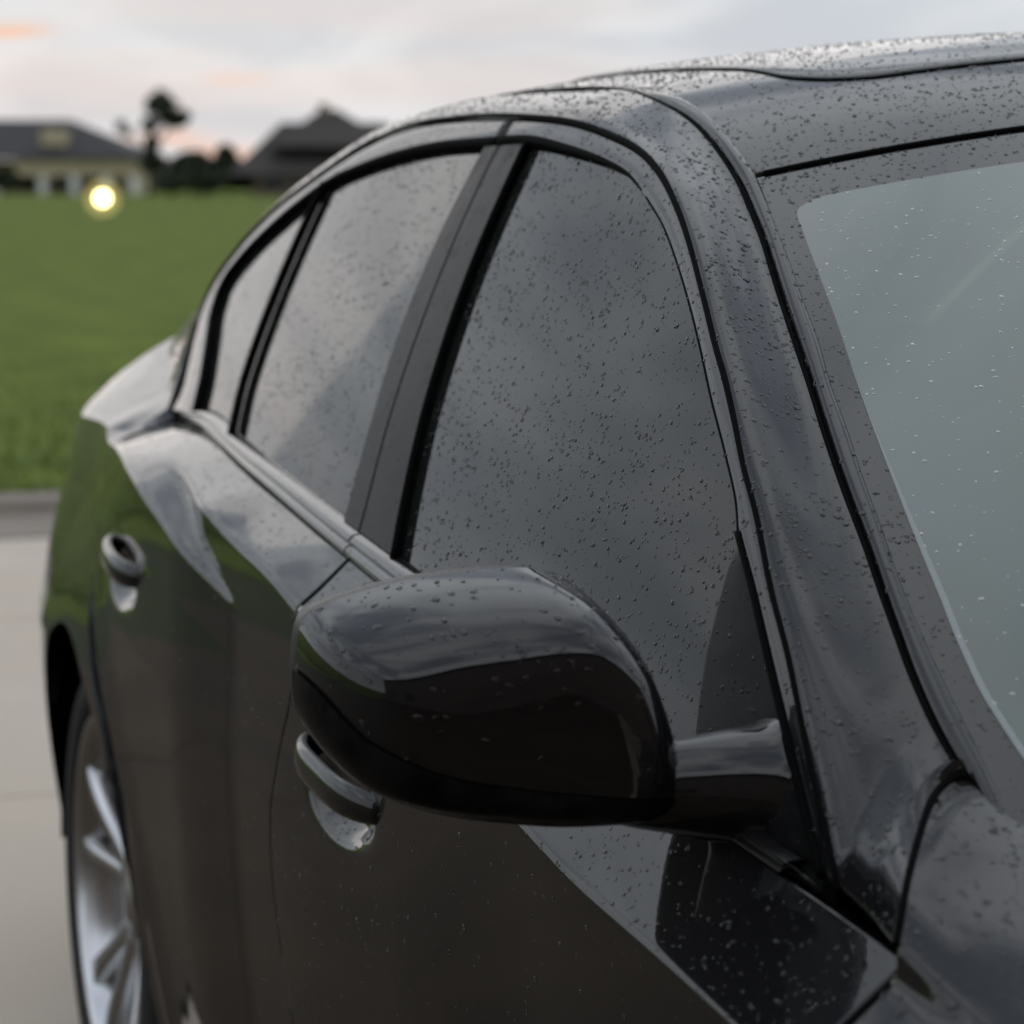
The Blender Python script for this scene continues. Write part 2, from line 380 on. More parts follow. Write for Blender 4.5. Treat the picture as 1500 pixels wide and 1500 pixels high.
BP1 = itp([(1.403, -1.740), (1.382, -1.738), (1.315, -1.721), (1.203, -1.678), (1.12, -1.639), (1.03, -1.588), (.99, -1.571)])
BP2 = itp([(1.378, -1.657), (1.255, -1.612), (1.13, -1.547), (1.05, -1.492), (1.0, -1.455)])
BPR = itp([(1.377, -1.785), (1.294, -1.772), (1.18, -1.731), (1.104, -1.688), (1.029, -1.646), (1.0, -1.630)])
DIV = itp([(1.335, -2.415), (1.235, -2.372), (1.103, -2.299), (1.047, -2.241)])
zbu = itp([(-2.56, 1.0435), (-2.407, 1.056), (-2.24, 1.046), (-1.906, 1.030), (-1.652, 1.015), (-1.393, .999), (-.567, .928)])
C2 = [(-3.30, -.645, 1.100), (-3.02, -.606, 1.215), (-2.72, -.575, 1.326), (-2.55, -.560, 1.378), (-2.32, -.553, None), (-1.95, -.553, None), (-1.619, -.558, None), (-1.469, -.572, None), (-1.379, -.576, None), (-1.304, -.583, None), (-1.238, -.591, None), (-1.191, -.600, None), (-1.138, -.611, None), (-1.083, -.625, None), (-1.017, -.641, None), (-.939, -.659, None), (-.877, -.674, None), (-.818, -.687, None), (-.762, -.698, None), (-.716, -.708, None), (-.667, -.718, None), (-.647, -.722, None), (-.599, -.729, None), (-.569, -.731, None), (-.553, -.731, None)]
C2 = [(a, b, float(top(np.array(a), np.array(b))) if c is None else c) for a, b, c in C2]
PAIR = [((-2.703, 1.035), 0), ((-2.825, 1.194), 1), ((-2.633, 1.302), 2), ((-2.499, 1.336), 3), ((-2.294, 1.381), 4), ((-1.973, 1.404), 5), ((-1.640, 1.398), 6), ((-1.490, 1.387), 7), ((-1.390, 1.374), 8), ((-1.304, 1.356), 9), ((-1.230, 1.334), 10), ((-1.180, 1.314), 11), ((-1.125, 1.289), 12), ((-1.07, 1.261), 13), ((-1.01, 1.228), 14), ((-.935, 1.187), 15), ((-.870, 1.149), 16), ((-.81, 1.113), 17), ((-.755, 1.076), 18), ((-.705, 1.045), 19), ((-.655, 1.010), 20), ((-.632, .993), 21)]
FLINE = [(-.447, -.828, .920), (-.464, -.816, .935), (-.486, -.801, .949), (-.508, -.785, .961), (-.530, -.767, .974), (-.546, -.751, .982), (-.553, -.737, .9865), (-.553, -.731, .986)]
car = empty('black_sedan', (-1.4, 0, 0))
tagit(car, 'wet glossy black four-door sedan covered in rain drops, parked on concrete', 'car')
CARLOC = np.array([-1.4, 0, 0])
DROPS = []                                            # (V, F, density, size) to scatter rain on
def cpart(name, mb_or_P, m, parent, s=1, out=None, drops=0, dsize=1., smooth=True, closeu=False, closev=False):
    """make a part of the car: right side (s=1) or mirrored to the left (s=-1)"""
    if isinstance(mb_or_P, MB): V, F = np.array(mb_or_P.v, float), list(mb_or_P.f)
    else: V, F = gridvf(mb_or_P, out, closeu, closev)
    if s < 0: V = V*np.array([1, -1, 1]); F = [tuple(reversed(f)) for f in F]
    o = link(name, V-CARLOC, F, m, None, smooth)
    o.parent = parent
    if parent is not car: o.matrix_parent_inverse = Matrix.Identity(4)
    if drops: DROPS.append((V, F, drops, dsize))
    return o

def side_patch(xl, xr, zlo, zhi, nu, nv, fun, us=None, vs=None):
    us = uspan(nu) if us is None else us; vs = uspan(nv) if vs is None else vs
    U, V = np.meshgrid(us, vs, indexing='ij')
    z = .5+.4*V; x = xl(z)+(xr(z)-xl(z))*U
    for _ in range(14):
        z = zlo(x)+(zhi(x)-zlo(x))*V; x = xl(z)+(xr(z)-xl(z))*U
    return fun(x, z)
def strip(pairs, m, n, fun, bulge=0.):
    A = spline([p[0] for p in pairs], n); Bc = spline([p[1] for p in pairs], n)
    # keep correspondences: interpolate by index
    ia = np.linspace(0, len(pairs)-1, n)
    def byidx(k):
        P = np.array([p[k] for p in pairs], float)
        return np.stack([itp(list(zip(range(len(P)), P[:, c])))(ia) for c in range(P.shape[1])], 1)
    A, Bc = byidx(0), byidx(1)
    t = np.r_[0, .025, np.linspace(0, 1, m)[1:-1], .975, 1][None, :, None]
    Q = A[:, None]*(1-t)+Bc[:, None]*t
    P = fun(Q[..., 0], Q[..., 1])
    if bulge: P[..., 1] -= bulge*np.sin(math.pi*t[..., 0])
    return P
cutB = itp([(1.0, -1.573), (.954, -1.555), (.895, -1.553), (.816, -1.594), (.788, -1.609), (.728, -1.634), (.68, -1.641), (.60, -1.625), (.536, -1.60), (.3, -1.56), (.15, -1.55)])
cutF = itp([(.95, -.446), (.908, -.4475), (.893, -.4495), (.879, -.4505), (.865, -.453), (.85, -.461), (.80, -.50), (.60, -.54), (.2, -.56)])
cutR = itp([(1.06, -2.71), (1.035, -2.703), (.95, -2.66), (.80, -2.56), (.65, -2.42), (.50, -2.335), (.20, -2.31)])
SILL = .215
K = lambda v: (lambda q: np.full(np.shape(q), v))
GAP = .0018

def make_side(s):
    # ---------------- front door
    fd = cpart('front_door', flange(side_patch(lambda z: cutB(z)+GAP, lambda z: cutF(z)-GAP, K(SILL+.08), lambda x: zbelt(x), 200, 150, sideS, vs=np.r_[0, .004, np.linspace(0, 1, 150)[1:-1]**.7, .998, 1]), OUTR), PAINT, car, s, OUTR, drops=3400 if s > 0 else 0, dsize=1.0)
    P = strip([((a[0]+.004 if 0 else a[0], a[1]), b) for a, b in FRAME_F], 7, 120, lambda x, z: glassS(x, z, .001), .0010)
    cpart('window_frame', flange(P, OUTR, .014), PAINT, fd, s, OUTR, drops=4500, dsize=.9)
    zt = itp([b for a, b in FRAME_F])
    cpart('window_glass', side_patch(BP2, K(-.575), lambda x: zbu(x)-.012, lambda x: zt(x)+.002, 70, 50, lambda x, z: glassS(x, z, -.007)), TINT, fd, s, OUTR, drops=5200)
    # seals
    mb = MB()
    tops = np.array([b for a, b in FRAME_F if b[0] < -1.25]+[(-1.271, 1.326)])
    q = spline(tops, 60); rr = np.linspace(.0062, .0018, 60)
    mb.tube(glassS(q[:, 0], q[:, 1], -.001), rr, 8)
    q = spline([b for a, b in FRAME_F if -1.28 < b[0] < -.82], 60); mb.tube(glassS(q[:, 0], q[:, 1], .0005), .0013, 6)
    zz = np.linspace(1.0, 1.378, 40); mb.tube(glassS(BP2(zz), zz, -.0005), .0042, 8)
    q = spline([b for a, b in FRAME_F if b[0] > -.84], 40); mb.tube(glassS(q[:, 0], q[:, 1], .001), np.linspace(.0028, .0038, 40), 8)
    q = spline([(-.833, 1.097), (-.832, 1.077), (-.822, 1.045), (-.812, 1.020), (-.795, .99), (-.775, .960)], 40); mb.tube(glassS(q[:, 0], q[:, 1], -.0060), .0016, 8)
    cpart('window_seal', mb, RUBBER, fd, s)
    # B-pillar trim
    P = side_patch(lambda z: BP1(z)+.003, lambda z: BP2(z)-.003, lambda x: zbu(x), K(1.376), 8, 40, lambda x, z: glassS(x, z, .001))
    cpart('pillar_trim', flange(P, OUTR, .01), GLOSSB, fd, s, OUTR, drops=1200, dsize=.7)
    # mirror sail panel
    P = strip([((-.831, 1.099), (-.833, 1.097)), ((-.78, 1.069), (-.832, 1.077)), ((-.745, 1.047), (-.822, 1.045)), ((-.718, 1.029), (-.812, 1.020)), ((-.666, .995), (-.795, .99)), ((-.617, .962), (-.775, .960)), ((-.569, .929), (-.75, .938))], 10, 40, lambda x, z: glassS(x, z, -.0040), .0015)
    cpart('sail_panel', flange(P, OUTR, .002), GLOSSB, fd, s, OUTR, drops=3000, dsize=.8)
    # ---------------- rear door
    rd = cpart('rear_door', flange(side_patch(lambda z: cutR(z)+GAP, lambda z: cutB(z)-GAP, K(SILL+.08), lambda x: zbelt(x), 170, 150, sideS, vs=np.r_[0, .004, np.linspace(0, 1, 150)[1:-1]**.7, .998, 1]), OUTR), PAINT, car, s, OUTR, drops=2600 if s > 0 else 0, dsize=.8)
    P = strip(FRAME_R, 7, 140, lambda x, z: glassS(x, z, .001), .0025)
    cpart('window_frame', flange(P, OUTR, .014), PAINT, rd, s, OUTR, drops=2500, dsize=.8)
    zt = itp([b for a, b in FRAME_R if b[0] > -2.5])
    cpart('window_glass', side_patch(DIV, BPR, lambda x: zbu(x)-.012, lambda x: zt(x)+.002, 50, 40, lambda x, z: glassS(x, z, -.007)), TINT, rd, s, OUTR, drops=3800, dsize=.9)
    xr_ = itp([(1.030, -2.50), (1.045, -2.51), (1.06, -2.53), (1.085, -2.562), (1.129, -2.645), (1.168, -2.725), (1.200, -2.752), (1.238, -2.70), (1.285, -2.58), (1.317, -2.47), (1.335, -2.415)])
    zz = np.linspace(1.035, 1.334, 40)
    P = np.array([[glassS(np.array(xr_(z)+(DIV(z)-xr_(z))*u), np.array(z), -.007) for u in np.linspace(0, 1, 16)] for z in zz])
    cpart('quarter_glass', P, TINT, rd, s, OUTR, drops=3000, dsize=.8)
    mb = MB()
    q = spline([b for a, b in FRAME_R], 120); mb.tube(glassS(q[:, 0], q[:, 1], -.001), .0060, 8)
    zz = np.linspace(1.04, 1.335, 30); mb.tube(glassS(DIV(zz), zz, .000), .0058, 8)
    zz = np.linspace(1.0, 1.378, 30)
    cpart('window_seal', mb, RUBBER, rd, s)
    P = side_patch(lambda z: BPR(z), lambda z: BP1(z)-.003, lambda x: zbu(x), K(1.376), 6, 40, lambda x, z: glassS(x, z, .001))
    cpart('pillar_trim', flange(P, OUTR, .01), GLOSSB, rd, s, OUTR, drops=900, dsize=.7)
    # belt mouldings
    for par, x0, x1 in ((fd, -1.571, -.60), (rd, -2.555, -1.577)):
        xs = np.linspace(x0, x1, 80); rows = []
        for t, o_ in ((0, -.006), (.06, .0065), (.30, .0095), (.42, .0075), (.46, .0035), (.52, .0035), (.56, .0085), (.8, .0095), (.97, .007), (1.0, -.006)):
            z = zbu(xs)+(zbelt(xs)+.0015-zbu(xs))*t; rows.append(glassS(xs, z, o_))
        cpart('belt_moulding', np.array(rows), TRIM, par, s, OUTR, drops=1500, dsize=.6)
    # handles
    for (hx, hz), par in zip(HANDLES, (fd, rd)):
        xs = np.linspace(hx-.118, hx+.118, 40); tt = np.linspace(-1, 1, 40)
        off = .022*(1-np.abs(tt)**3.2)-.004
        base = B(xs, np.full_like(xs, hz+.065))
        pth = np.stack([xs, -(base+off), hz+.016+.006*tt*-1], 1)
        r = .0085*(1-.25*np.abs(tt)**4); rz = .0170*(1-.30*np.abs(tt)**4)
        mb = MB().tube(pth, r, 14, rz)
        h = cpart('door_handle', mb, PAINT, par, s, drops=3000, dsize=.6)
    # ---------------- quarter panel (arch cut by the lower limit)
    AR = .388
    zhq = lambda x: zH(x)-.004
    def zlo(x):
        x = np.asarray(x, float); d = AR**2-(x-XW)**2
        return np.where(d > 0, np.maximum(ZW+np.sqrt(np.maximum(d, 0)), SILL+.02), SILL+.02)
    us = np.r_[np.linspace(0, .40, 40), np.linspace(.405, 1-.002, 150), 1]; vs = uspan(90)
    U, V = np.meshgrid(us, vs, indexing='ij'); z = .3+.7*V; x = -3.98+(cutR(z)-GAP+3.98)*U
    for _ in range(120):
        z = .6*z+.4*(zlo(x)+(zhq(x)-zlo(x))*V); x = -3.98+(cutR(z)-GAP+3.98)*U
    G = sideS(x, z)
    qp = cpart('quarter_panel', np.array(G), PAINT, car, s, OUTR, drops=1200 if s > 0 else 0, dsize=.8)
    # shoulder of the quarter panel up to pillar foot and boot edge
    foot = np.array([-2.703, -float(g(np.array(-2.703), np.array(1.035))), 1.035]); gut = np.array([-3.30, -.645, 1.100]); end = np.array([-3.98, -.60, .985])
    xs2 = np.r_[np.linspace(-2.703, -3.30, 40), np.linspace(-3.32, -3.98, 24)]
    G = []
    for x in xs2:
        if x >= -3.30:
            t = (x+2.703)/(-3.30+2.703); u = foot*(1-t)+gut*t; u[2] -= .004*math.sin(math.pi*t); u[1] -= .004*math.sin(math.pi*t)
        else:
            t = (x+3.30)/(-3.98+3.30); u = gut*(1-t)+end*t; u[2] += .012*math.sin(math.pi*t)
        zc = float(zhq(np.array(x))); lo = np.array([x, -float(B(np.array(x), np.array(zc))), zc])
        tl = np.array([0, .05, .075]); h = np.linalg.norm(u-lo)
        T0 = np.array([0, .46, .88])*h*.55; T1 = np.array([0, .80, .34 if x < -2.9 else .5])*h*1.0
        tt = np.linspace(0, 1, 22)[:, None]
        hr = (2*tt**3-3*tt**2+1)*lo+(tt**3-2*tt**2+tt)*T0+(-2*tt**3+3*tt**2)*u+(tt**3-tt**2)*T1
        wb = 1-float(sstep(0, .40, -2.703-x))                 # the front row follows the door edge section
        zr = zc+(1.035-zc)*np.linspace(0, 1, 22); xr0 = cutR(zr)-GAP; rb_ = np.stack([xr0, -B(xr0, zr), zr], 1)
        if x == xs2[0]: hr = rb_
        else:
            d_ = rb_-(rb_[:1]*(1-tt)+rb_[-1:]*tt); d2 = hr-(hr[:1]*(1-tt)+hr[-1:]*tt)
            hr = hr[:1]*(1-tt)+hr[-1:]*tt+d_*wb+d2*(1-wb)
        G.append(hr)
    cpart('quarter_shoulder', np.array(G), PAINT, qp, s, (0, -1, 1), drops=2000 if s > 0 else 0, dsize=.8)
    # ---------------- pillar and roof rail band between door seal and roof gutter
    ia = np.linspace(0, len(PAIR)-1, 190)
    A2 = np.array([p[0] for p in PAIR]); 
    ax = np.stack([itp(list(zip(range(len(PAIR)), A2[:, c])))(ia) for c in (0, 1)], 1)
    Cc = np.array([C2[p[1]] for p in PAIR]); cx = np.stack([itp(list(zip(range(len(PAIR)), Cc[:, c])))(ia) for c in range(3)], 1)
    a3 = glassS(ax[:, 0], ax[:, 1], .0045)
    dC = np.gradient(a3, axis=0); dC /= np.linalg.norm(dC, axis=1)[:, None]
    G = []
    tt = np.r_[0, .015, np.linspace(0, 1, 18)[1:-1], .985, 1][:, None]
    for i in range(len(a3)):
        p0, p1 = a3[i], cx[i]; h = np.linalg.norm(p1-p0)
        up0 = np.array([0, .42+.5*(p0[2]-.98), 1.0]); e = 1e-3
        dz = float(top(np.array(p1[0]), np.array(p1[1]+e))-top(np.array(p1[0]), np.array(p1[1]-e)))/(2*e) if p1[0] > -2.4 else .30
        in1 = np.array([0, 1.0, dz])
        up0 = up0-dC[i]*np.dot(up0, dC[i]); up0 /= np.linalg.norm(up0); in1 = in1-dC[i]*np.dot(in1, dC[i]); in1 /= np.linalg.norm(in1)
        ht = min(h, .11); T0 = up0*ht*.80+(p1-p0)*(1-ht/h)*.9; T1 = in1*ht*.85+(p1-p0)*(1-ht/h)*.9
        G.append((2*tt**3-3*tt**2+1)*p0+(tt**3-2*tt**2+tt)*T0+(-2*tt**3+3*tt**2)*p1+(tt**3-tt**2)*T1)
    # the foot of the A-pillar fans out to the wing joint
    R0 = G[-1]; c0p = np.array([R0[0], tuple(glassS(np.array(-.59), np.array(.963), .0045)), tuple(glassS(np.array(-.545), np.array(.930), .0045)), (-.50, -.819, .924), FLINE[0]])
    c1p = np.array([R0[-1], C2[22], C2[23], C2[24], C2[24]])
    F1 = np.stack([np.interp(tt[:, 0], np.linspace(0, 1, 40), spline(FLINE, 40)[:, c]) for c in range(3)], 1)
    e0 = resample(c0p, 26); e1 = resample(c1p, 26)
    for k_ in range(1, 26):
        f = k_/25.; f2 = f*f*(3-2*f); base = R0*(1-f2)+F1*f2
        G.append(base+(e0[k_]-base[0])*(1-tt)+(e1[k_]-base[-1])*tt)
    G = [G[0], G[0]*.99+G[1]*.01]+G[1:-1]+[G[-1]*.8+G[-2]*.2, G[-1]]
    band = np.array(G)
    pl = cpart('roof_rail_and_pillar', flange(band, lambda p: (0, -1, 1), .010), PAINT, car, s, (0, -1, 1), drops=7500, dsize=1.08)
    fline = band[-1]
    mb = MB()
    q = spline(C1, 200); mb.tube(glassS(q[:, 0], q[:, 1], np.interp(q[:, 0], [-1.5, -1.2], [.0010, .0030])), np.interp(q[:, 0], [-1.5, -1.1], [.0042, .0030]), 8)
    for cf, za, zb_ in ((cutF, .25, .900), (cutB, .25, .985), (cutR, .45, 1.02)):
        zz = np.linspace(za, zb_, 60); P = sideS(cf(zz), zz); P[:, 1] += .0040; mb.tube(P, .0038, 6)
    cpart('door_seal', mb, RUBBER, pl, s)
    mb = MB(); q = spline([c for c in C2[4:]], 160); mb.tube(q-np.array([0, 0, .0004]), .0018, 8); mb.tube(spline(FLINE, 40)+np.array([.0016, 0, .0002]), .0024, 8); cpart('roof_gutter_seal', mb, RUBBER, pl, s)
    # dark inner structure seen through the gaps
    xs = np.linspace(-3.9, .7, 120); rows = []
    for t in np.linspace(0, 1, 20):
        zl = np.where(np.abs(xs-XW) < .46, ZW+.45, np.where(np.abs(xs-XF) < .46, ZW+.45, SILL)); z = zl+(np.minimum(zbelt(xs), 1.03)-.012-zl)*t
        z = np.where(xs > -.38, zl+(zM(xs)-.03-zl)*t, z)
        rows.append(np.stack([xs, -(B(xs, z)-.034), z], 1))
    cpart('inner_shell', np.array(rows), SHELL, car, s, OUTR)
    # sill
    xs = np.linspace(XW+.40, XF-.42, 60); rows = []
    for dz, o_ in ((.080, -.012), (.078, .004), (.05, .008), (.02, .002), (-.03, -.02), (-.06, -.07)):
        z = np.full_like(xs, SILL+dz); rows.append(np.stack([xs, -(B(xs, np.full_like(xs, SILL+.09))+o_-.006), z], 1))
    cpart('sill_panel', np.array(rows), PAINT, car, s, OUTR)
    # ---------------- front wing
    arcF = lambda x: np.where(AR**2-(x-XF)**2 > 0, np.maximum(ZW+np.sqrt(np.maximum(AR**2-(x-XF)**2, 0)), SILL), SILL)
    us = np.r_[0, .002, np.linspace(0, .62, 120)[1:], np.linspace(.63, 1, 30)]
    U, V = np.meshgrid(us, vs, indexing='ij'); z = .3+.5*V; x = cutF(z)+GAP+(.80-cutF(z)-GAP)*U
    for _ in range(120):
        z = .6*z+.4*(arcF(x)+(zM(x)-arcF(x))*V); x = cutF(z)+GAP+(.80-cutF(z)-GAP)*U
    G = sideS(x, z)
    wing = cpart('front_wing', np.array(G), PAINT, car, s, OUTR)
    # upper wing: Coons patch crease -> bonnet edge
    nU, nV = 60, 40
    x_c = cutF(np.array(float(zM(np.array(-.52)))))+GAP
    u = uspan(nU, .0015); vv = uspan(nV, .005); at_ = lambda C, t: np.stack([np.interp(t, np.linspace(0, 1, len(C)), C[:, k]) for k in range(3)], 1)
    xb = float(x_c)+(.80-float(x_c))*u; c0 = np.stack([xb, -B(xb, zM(xb)), zM(xb)], 1)
    Ept = np.array([tuple(C2[24]), (-.525, -.7255, .9755), (-.497, -.719, .9665), (-.43, -.706, .958), (-.36, -.695, .955), (-.1, -.67, .945), (.25, -.64, .90), (.55, -.60, .83), (.80, -.52, .735)])
    c1 = at_(spline(Ept, 200), u)
    zc = np.linspace(float(zM(np.array(x_c))), .905, 10); low_ = np.stack([cutF(zc)+GAP, -B(cutF(zc)+GAP, zc), zc], 1)
    fl = fline.copy(); fl[:, 0] += .0035
    d0 = at_(resample(np.vstack([low_[:-1], fl]), 200), vv); d1_ = np.stack([np.full(len(vv), .80), c0[-1, 1]+(c1[-1, 1]-c0[-1, 1])*vv, c0[-1, 2]+(c1[-1, 2]-c0[-1, 2])*np.sin(vv*math.pi/2)], 1)
    c0[0] = d0[0]; c1[0] = d0[-1]
    U, V = u[:, None, None], vv[None, :, None]
    sm_ = resample(np.vstack([low_[:-1], fl]), 81)
    for _ in range(260): sm_[1:-1] = (sm_[:-2]+2*sm_[1:-1]+sm_[2:])/4           # the kink at the pillar foot melts away forward
    d0s = at_(sm_, vv); w_ = sstep(0, .10, u)[:, None, None]; D0 = d0[None]*(1-w_)+d0s[None]*w_
    P = (1-V)*c0[:, None]+V*c1[:, None]+(1-U)*D0+U*d1_[None]-((1-U)*(1-V)*c0[0]+U*(1-V)*c0[-1]+(1-U)*V*c1[0]+U*V*c1[-1])
    cpart('wing_top', flange(P, lambda p: (0, -1, 1), .012), PAINT, wing, s, (0, -1, 1), drops=5000 if s > 0 else 0, dsize=1.15)
    # ---------------- mirror
    make_mirror(s, fd)
    for xc, nm in ((XW, 0), (XF, 1)): make_wheel(s, xc)

def clip(V, F, f):
    """keep the part of a mesh where f(p) > 0, cutting faces along f = 0 (shared cut vertices)"""
    V = [np.array(v) for v in V]; val = [float(f(v)) for v in V]; cache = {}; out = []
    for fc in F:
        poly = []
        for a, b in zip(fc, fc[1:]+fc[:1]):
            if val[a] > 0: poly.append(a)
            if (val[a] > 0) != (val[b] > 0):
                k = (min(a, b), max(a, b))
                if k not in cache:
                    t = val[a]/(val[a]-val[b]); cache[k] = len(V); V.append(V[a]*(1-t)+V[b]*t); val.append(0.)
                poly.append(cache[k])
        if len(poly) >= 3: out.append(tuple(poly))
    used = sorted({i for p in out for i in p}); m = {u: i for i, u in enumerate(used)}
    return MB().add([V[u] for u in used], [tuple(m[i] for i in p) for p in out])
def make_mirror(s, par):
    # rim outline in (y, z), outboard is -y; the rim plane is swept back outboard
    OUT = [(-1.072, 1.058), (-1.062, 1.066), (-1.02, 1.080), (-.979, 1.087), (-.942, 1.090), (-.923, 1.089), (-.904, 1.083), (-.887, 1.068), (-.871, 1.045), (-.860, 1.017), (-.852, .985), (-.849, .966), (-.854, .957), (-.87, .947), (-.904, .941), (-.938, .9395), (-.989, .944), (-1.026, .953), (-1.049, .964), (-1.066, .983), (-1.075, 1.000), (-1.077, 1.020), (-1.076, 1.040)]
    O = spline(OUT, 96, True)
    c = np.array([-.965, 1.008])
    def px(y): return -.790+.22*(y+.95)
    D = .105
    rows = []
    th = np.linspace(0, math.pi/2, 30)
    pole = np.array([-.965, .994])
    for q in th:
        rho = (math.cos(q)**(.42-.20*np.clip((O[:, 0]+.97)/.10, 0, 1)))[:, None]; fwd = math.sin(q)**.85
        cc = c*(1-fwd)+pole*fwd
        yz = cc+(O-c)*rho
        x = px(yz[:, 0])+D*fwd*(1+.25*(yz[:, 0]+.965))
        rows.append(np.stack([x, yz[:, 0], yz[:, 1]], 1))
    P = np.array(rows)
    seam = itp([(-1.12, 1.06), (-1.088, 1.036), (-1.053, .993), (-.995, .970), (-.90, .958), (-.80, .951)])
    V, F = gridvf(P, lambda p: (p[0]+.85, (p[1]+.965), (p[2]-1.0)), False, True)
    cap = cpart('side_mirror', clip(V, F, lambda p: p[2]-seam(p[1])-.0008), PAINT, par, s, drops=2600, dsize=1.35)
    cen = np.array([-.80, c[0], c[1]]); dirn = V-cen; dirn /= np.linalg.norm(dirn, axis=1)[:, None]
    cpart('mirror_skirt', clip(V+dirn*.0022, F, lambda p: seam(p[1])+.0003-p[2]), GLOSSB, par, s, drops=600 if s > 0 else 0, dsize=.8)
    # rim lip and glass
    rows = []
    for k, dx_ in ((.985, .001), (.992, -.006), (.985, -.022), (.955, -.030), (.93, -.028), (.91, -.015)):
        yz = c+(O-c)*k; rows.append(np.stack([px(yz[:, 0])+dx_, yz[:, 0], yz[:, 1]], 1))
    cpart('mirror_rim', np.array(rows), PLASTIC, par, s, lambda p: (-.2, p[1]+.965, p[2]-1.0), closev=True)
    yz = [c+(O-c)*k for k in (.915, .5, .02)]
    cpart('mirror_glass', np.array([np.stack([px(q[:, 0])-.016, q[:, 0], q[:, 1]], 1) for q in yz]), MIRG, par, s, (-1, 0, 0), closev=True)
    # arm to the sail panel
    pth = spline([(-.755, -.935, .951), (-.722, -.890, .954), (-.698, -.850, .957), (-.692, -.820, .956), (-.692, -.800, .953), (-.692, -.780, .951)], 40)
    ii = np.linspace(0, 5, 40)
    mb = MB().tube(pth, np.interp(ii, range(6), [.018, .023, .027, .032, .043, .064]), 24, np.interp(ii, range(6), [.010, .018, .026, .032, .040, .054]), True)
    cpart('mirror_arm', mb, PAINT, par, s, drops=2600, dsize=1.0)

def make_wheel(s, xc):
    yo = -.876                                          # outer face of the tyre
    c = (xc, yo, ZW)
    prof = [(.262, .030), (.268, .008), (.285, .001), (.310, .002), (.332, .012), (.346, .028), (.3515, .05), (.352, .12), (.3515, .19), (.345, .215), (.31, .236), (.262, .22)]
    ty = cpart('wheel', revolve(prof, 72, c), TYRE, car, s, lambda p: (p[0]-xc, 0, p[2]-ZW), closeu=True)
    lip = [(.262, .034), (.264, .012), (.258, .006), (.250, .008), (.246, .020), (.236, .030), (.228, .060), (.222, .20)]
    cpart('wheel_rim', revolve(lip, 72, c), ALLOY, ty, s, lambda p: (xc-p[0], -.2, ZW-p[2]), closeu=True)
    disc = [(.17, .09), (.17, .105), (.06, .105), (.0, .10)]
    cpart('brake_disc', revolve([(.0, .088), (.06, .088), (.172, .092), (.172, .11)], 48, c), ALLOYD, ty, s, (0, -1, 0), closeu=True)
    cpart('wheel_back', revolve([(.0, .13), (.23, .13)], 40, c), SHELL, ty, s, (0, -1, 0), closeu=True)
    for k in range(5):
        for sg in (-1, 1):
            a = math.radians(90+72*k+9*sg); a2 = math.radians(90+72*k+15*sg)
            rr = np.linspace(.045, .247, 14); t = (rr-.045)/.202
            ang = a*(1-t)+a2*t; yy = .018+.026*(1-t)**1.5*-0+.030*np.sin(math.pi*(1-t)*.5)**2*.9
            hw = .020-.006*np.sin(math.pi*t)
            rows = []
            for du, dy_ in ((-1, .022), (-1, .003), (-.75, 0), (.75, 0), (1, .003), (1, .022)):
                p = np.stack([xc+rr*np.cos(ang)-np.sin(ang)*hw*du, yo+yy+dy_, ZW+rr*np.sin(ang)+np.cos(ang)*hw*du], 1); rows.append(p)
            cpart('spoke', np.array(rows), ALLOY, ty, s, (0, -1, 0))
    cpart('hub_cap', revolve([(.0, .034), (.025, .035), (.034, .040), (.060, .044), (.066, .06)], 32, c), ALLOY, ty, s, (0, -1, 0), closeu=True)
    # arch liner
    rows = []
    for r, a in ((.386, .012), (.392, .05), (.392, .30)):
        q = np.linspace(.0, math.pi, 60); rows.append(np.stack([xc+r*np.cos(q), np.full(60, -.880+a), ZW+r*np.sin(q)], 1))
    cpart('wheel_arch_liner', np.array(rows), SHELL, car, s)

make_side(1)
make_side(-1)

# ------------------------------------------------------------------ roof, glass, bonnet, boot (whole width)
y2 = itp([(c[0]+.20*c[1]**2, -c[1]) for c in C2[4:]]+[(-.40, .735), (-.33, .737)])
y3 = itp([(-2.5, .545), (-1.60, .546), (-1.434, .555), (-1.338, .559), (-1.264, .565), (-1.21, .571), (-1.165, .576), (-1.09, .591), (-1.029, .604), (-.965, .618), (-.904, .631), (-.844, .646), (-.79, .657), (-.732, .670), (-.682, .680), (-.635, .690), (-.592, .698), (-.52, .708), (-.45, .716), (-.40, .723), (-.33, .723)])
y4 = itp([(-1.113, .558), (-1.103, .568), (-1.061, .579), (-.998, .593), (-.929, .608), (-.848, .627), (-.779, .642), (-.715, .655), (-.659, .666), (-.598, .677), (-.555, .685), (-.499, .692), (-.454, .693), (-.425, .682), (-.405, .655), (-.395, .60), (-.391, .52)])
def row(xe, ya, yb, n, dz=0.):
    y = np.linspace(ya, yb, n); x = xe-.20*y*y; return np.stack([x, y, top(x, y)+dz], 1)
def rows_full(xes, yf, n=80, dz=0.): return np.array([row(xe, -float(yf(np.array(xe))), float(yf(np.array(xe))), n, dz) for xe in xes])
UPV = (0, 0, 1)
XH = -1.172
P = rows_full(np.r_[-2.30, -2.297, np.linspace(-2.28, -1.19, 80), XH-.003, XH], lambda x: y2(x)-.0035, 90)
roof = cpart('roof', flange(P, UPV, .008), PAINT, car, 1, UPV, drops=6000, dsize=1.05)
mb = MB(); mb.tube(row(XH+.0040, -.568, .568, 60, -.0003), .0034, 8); cpart('header_seal', mb, RUBBER, roof)
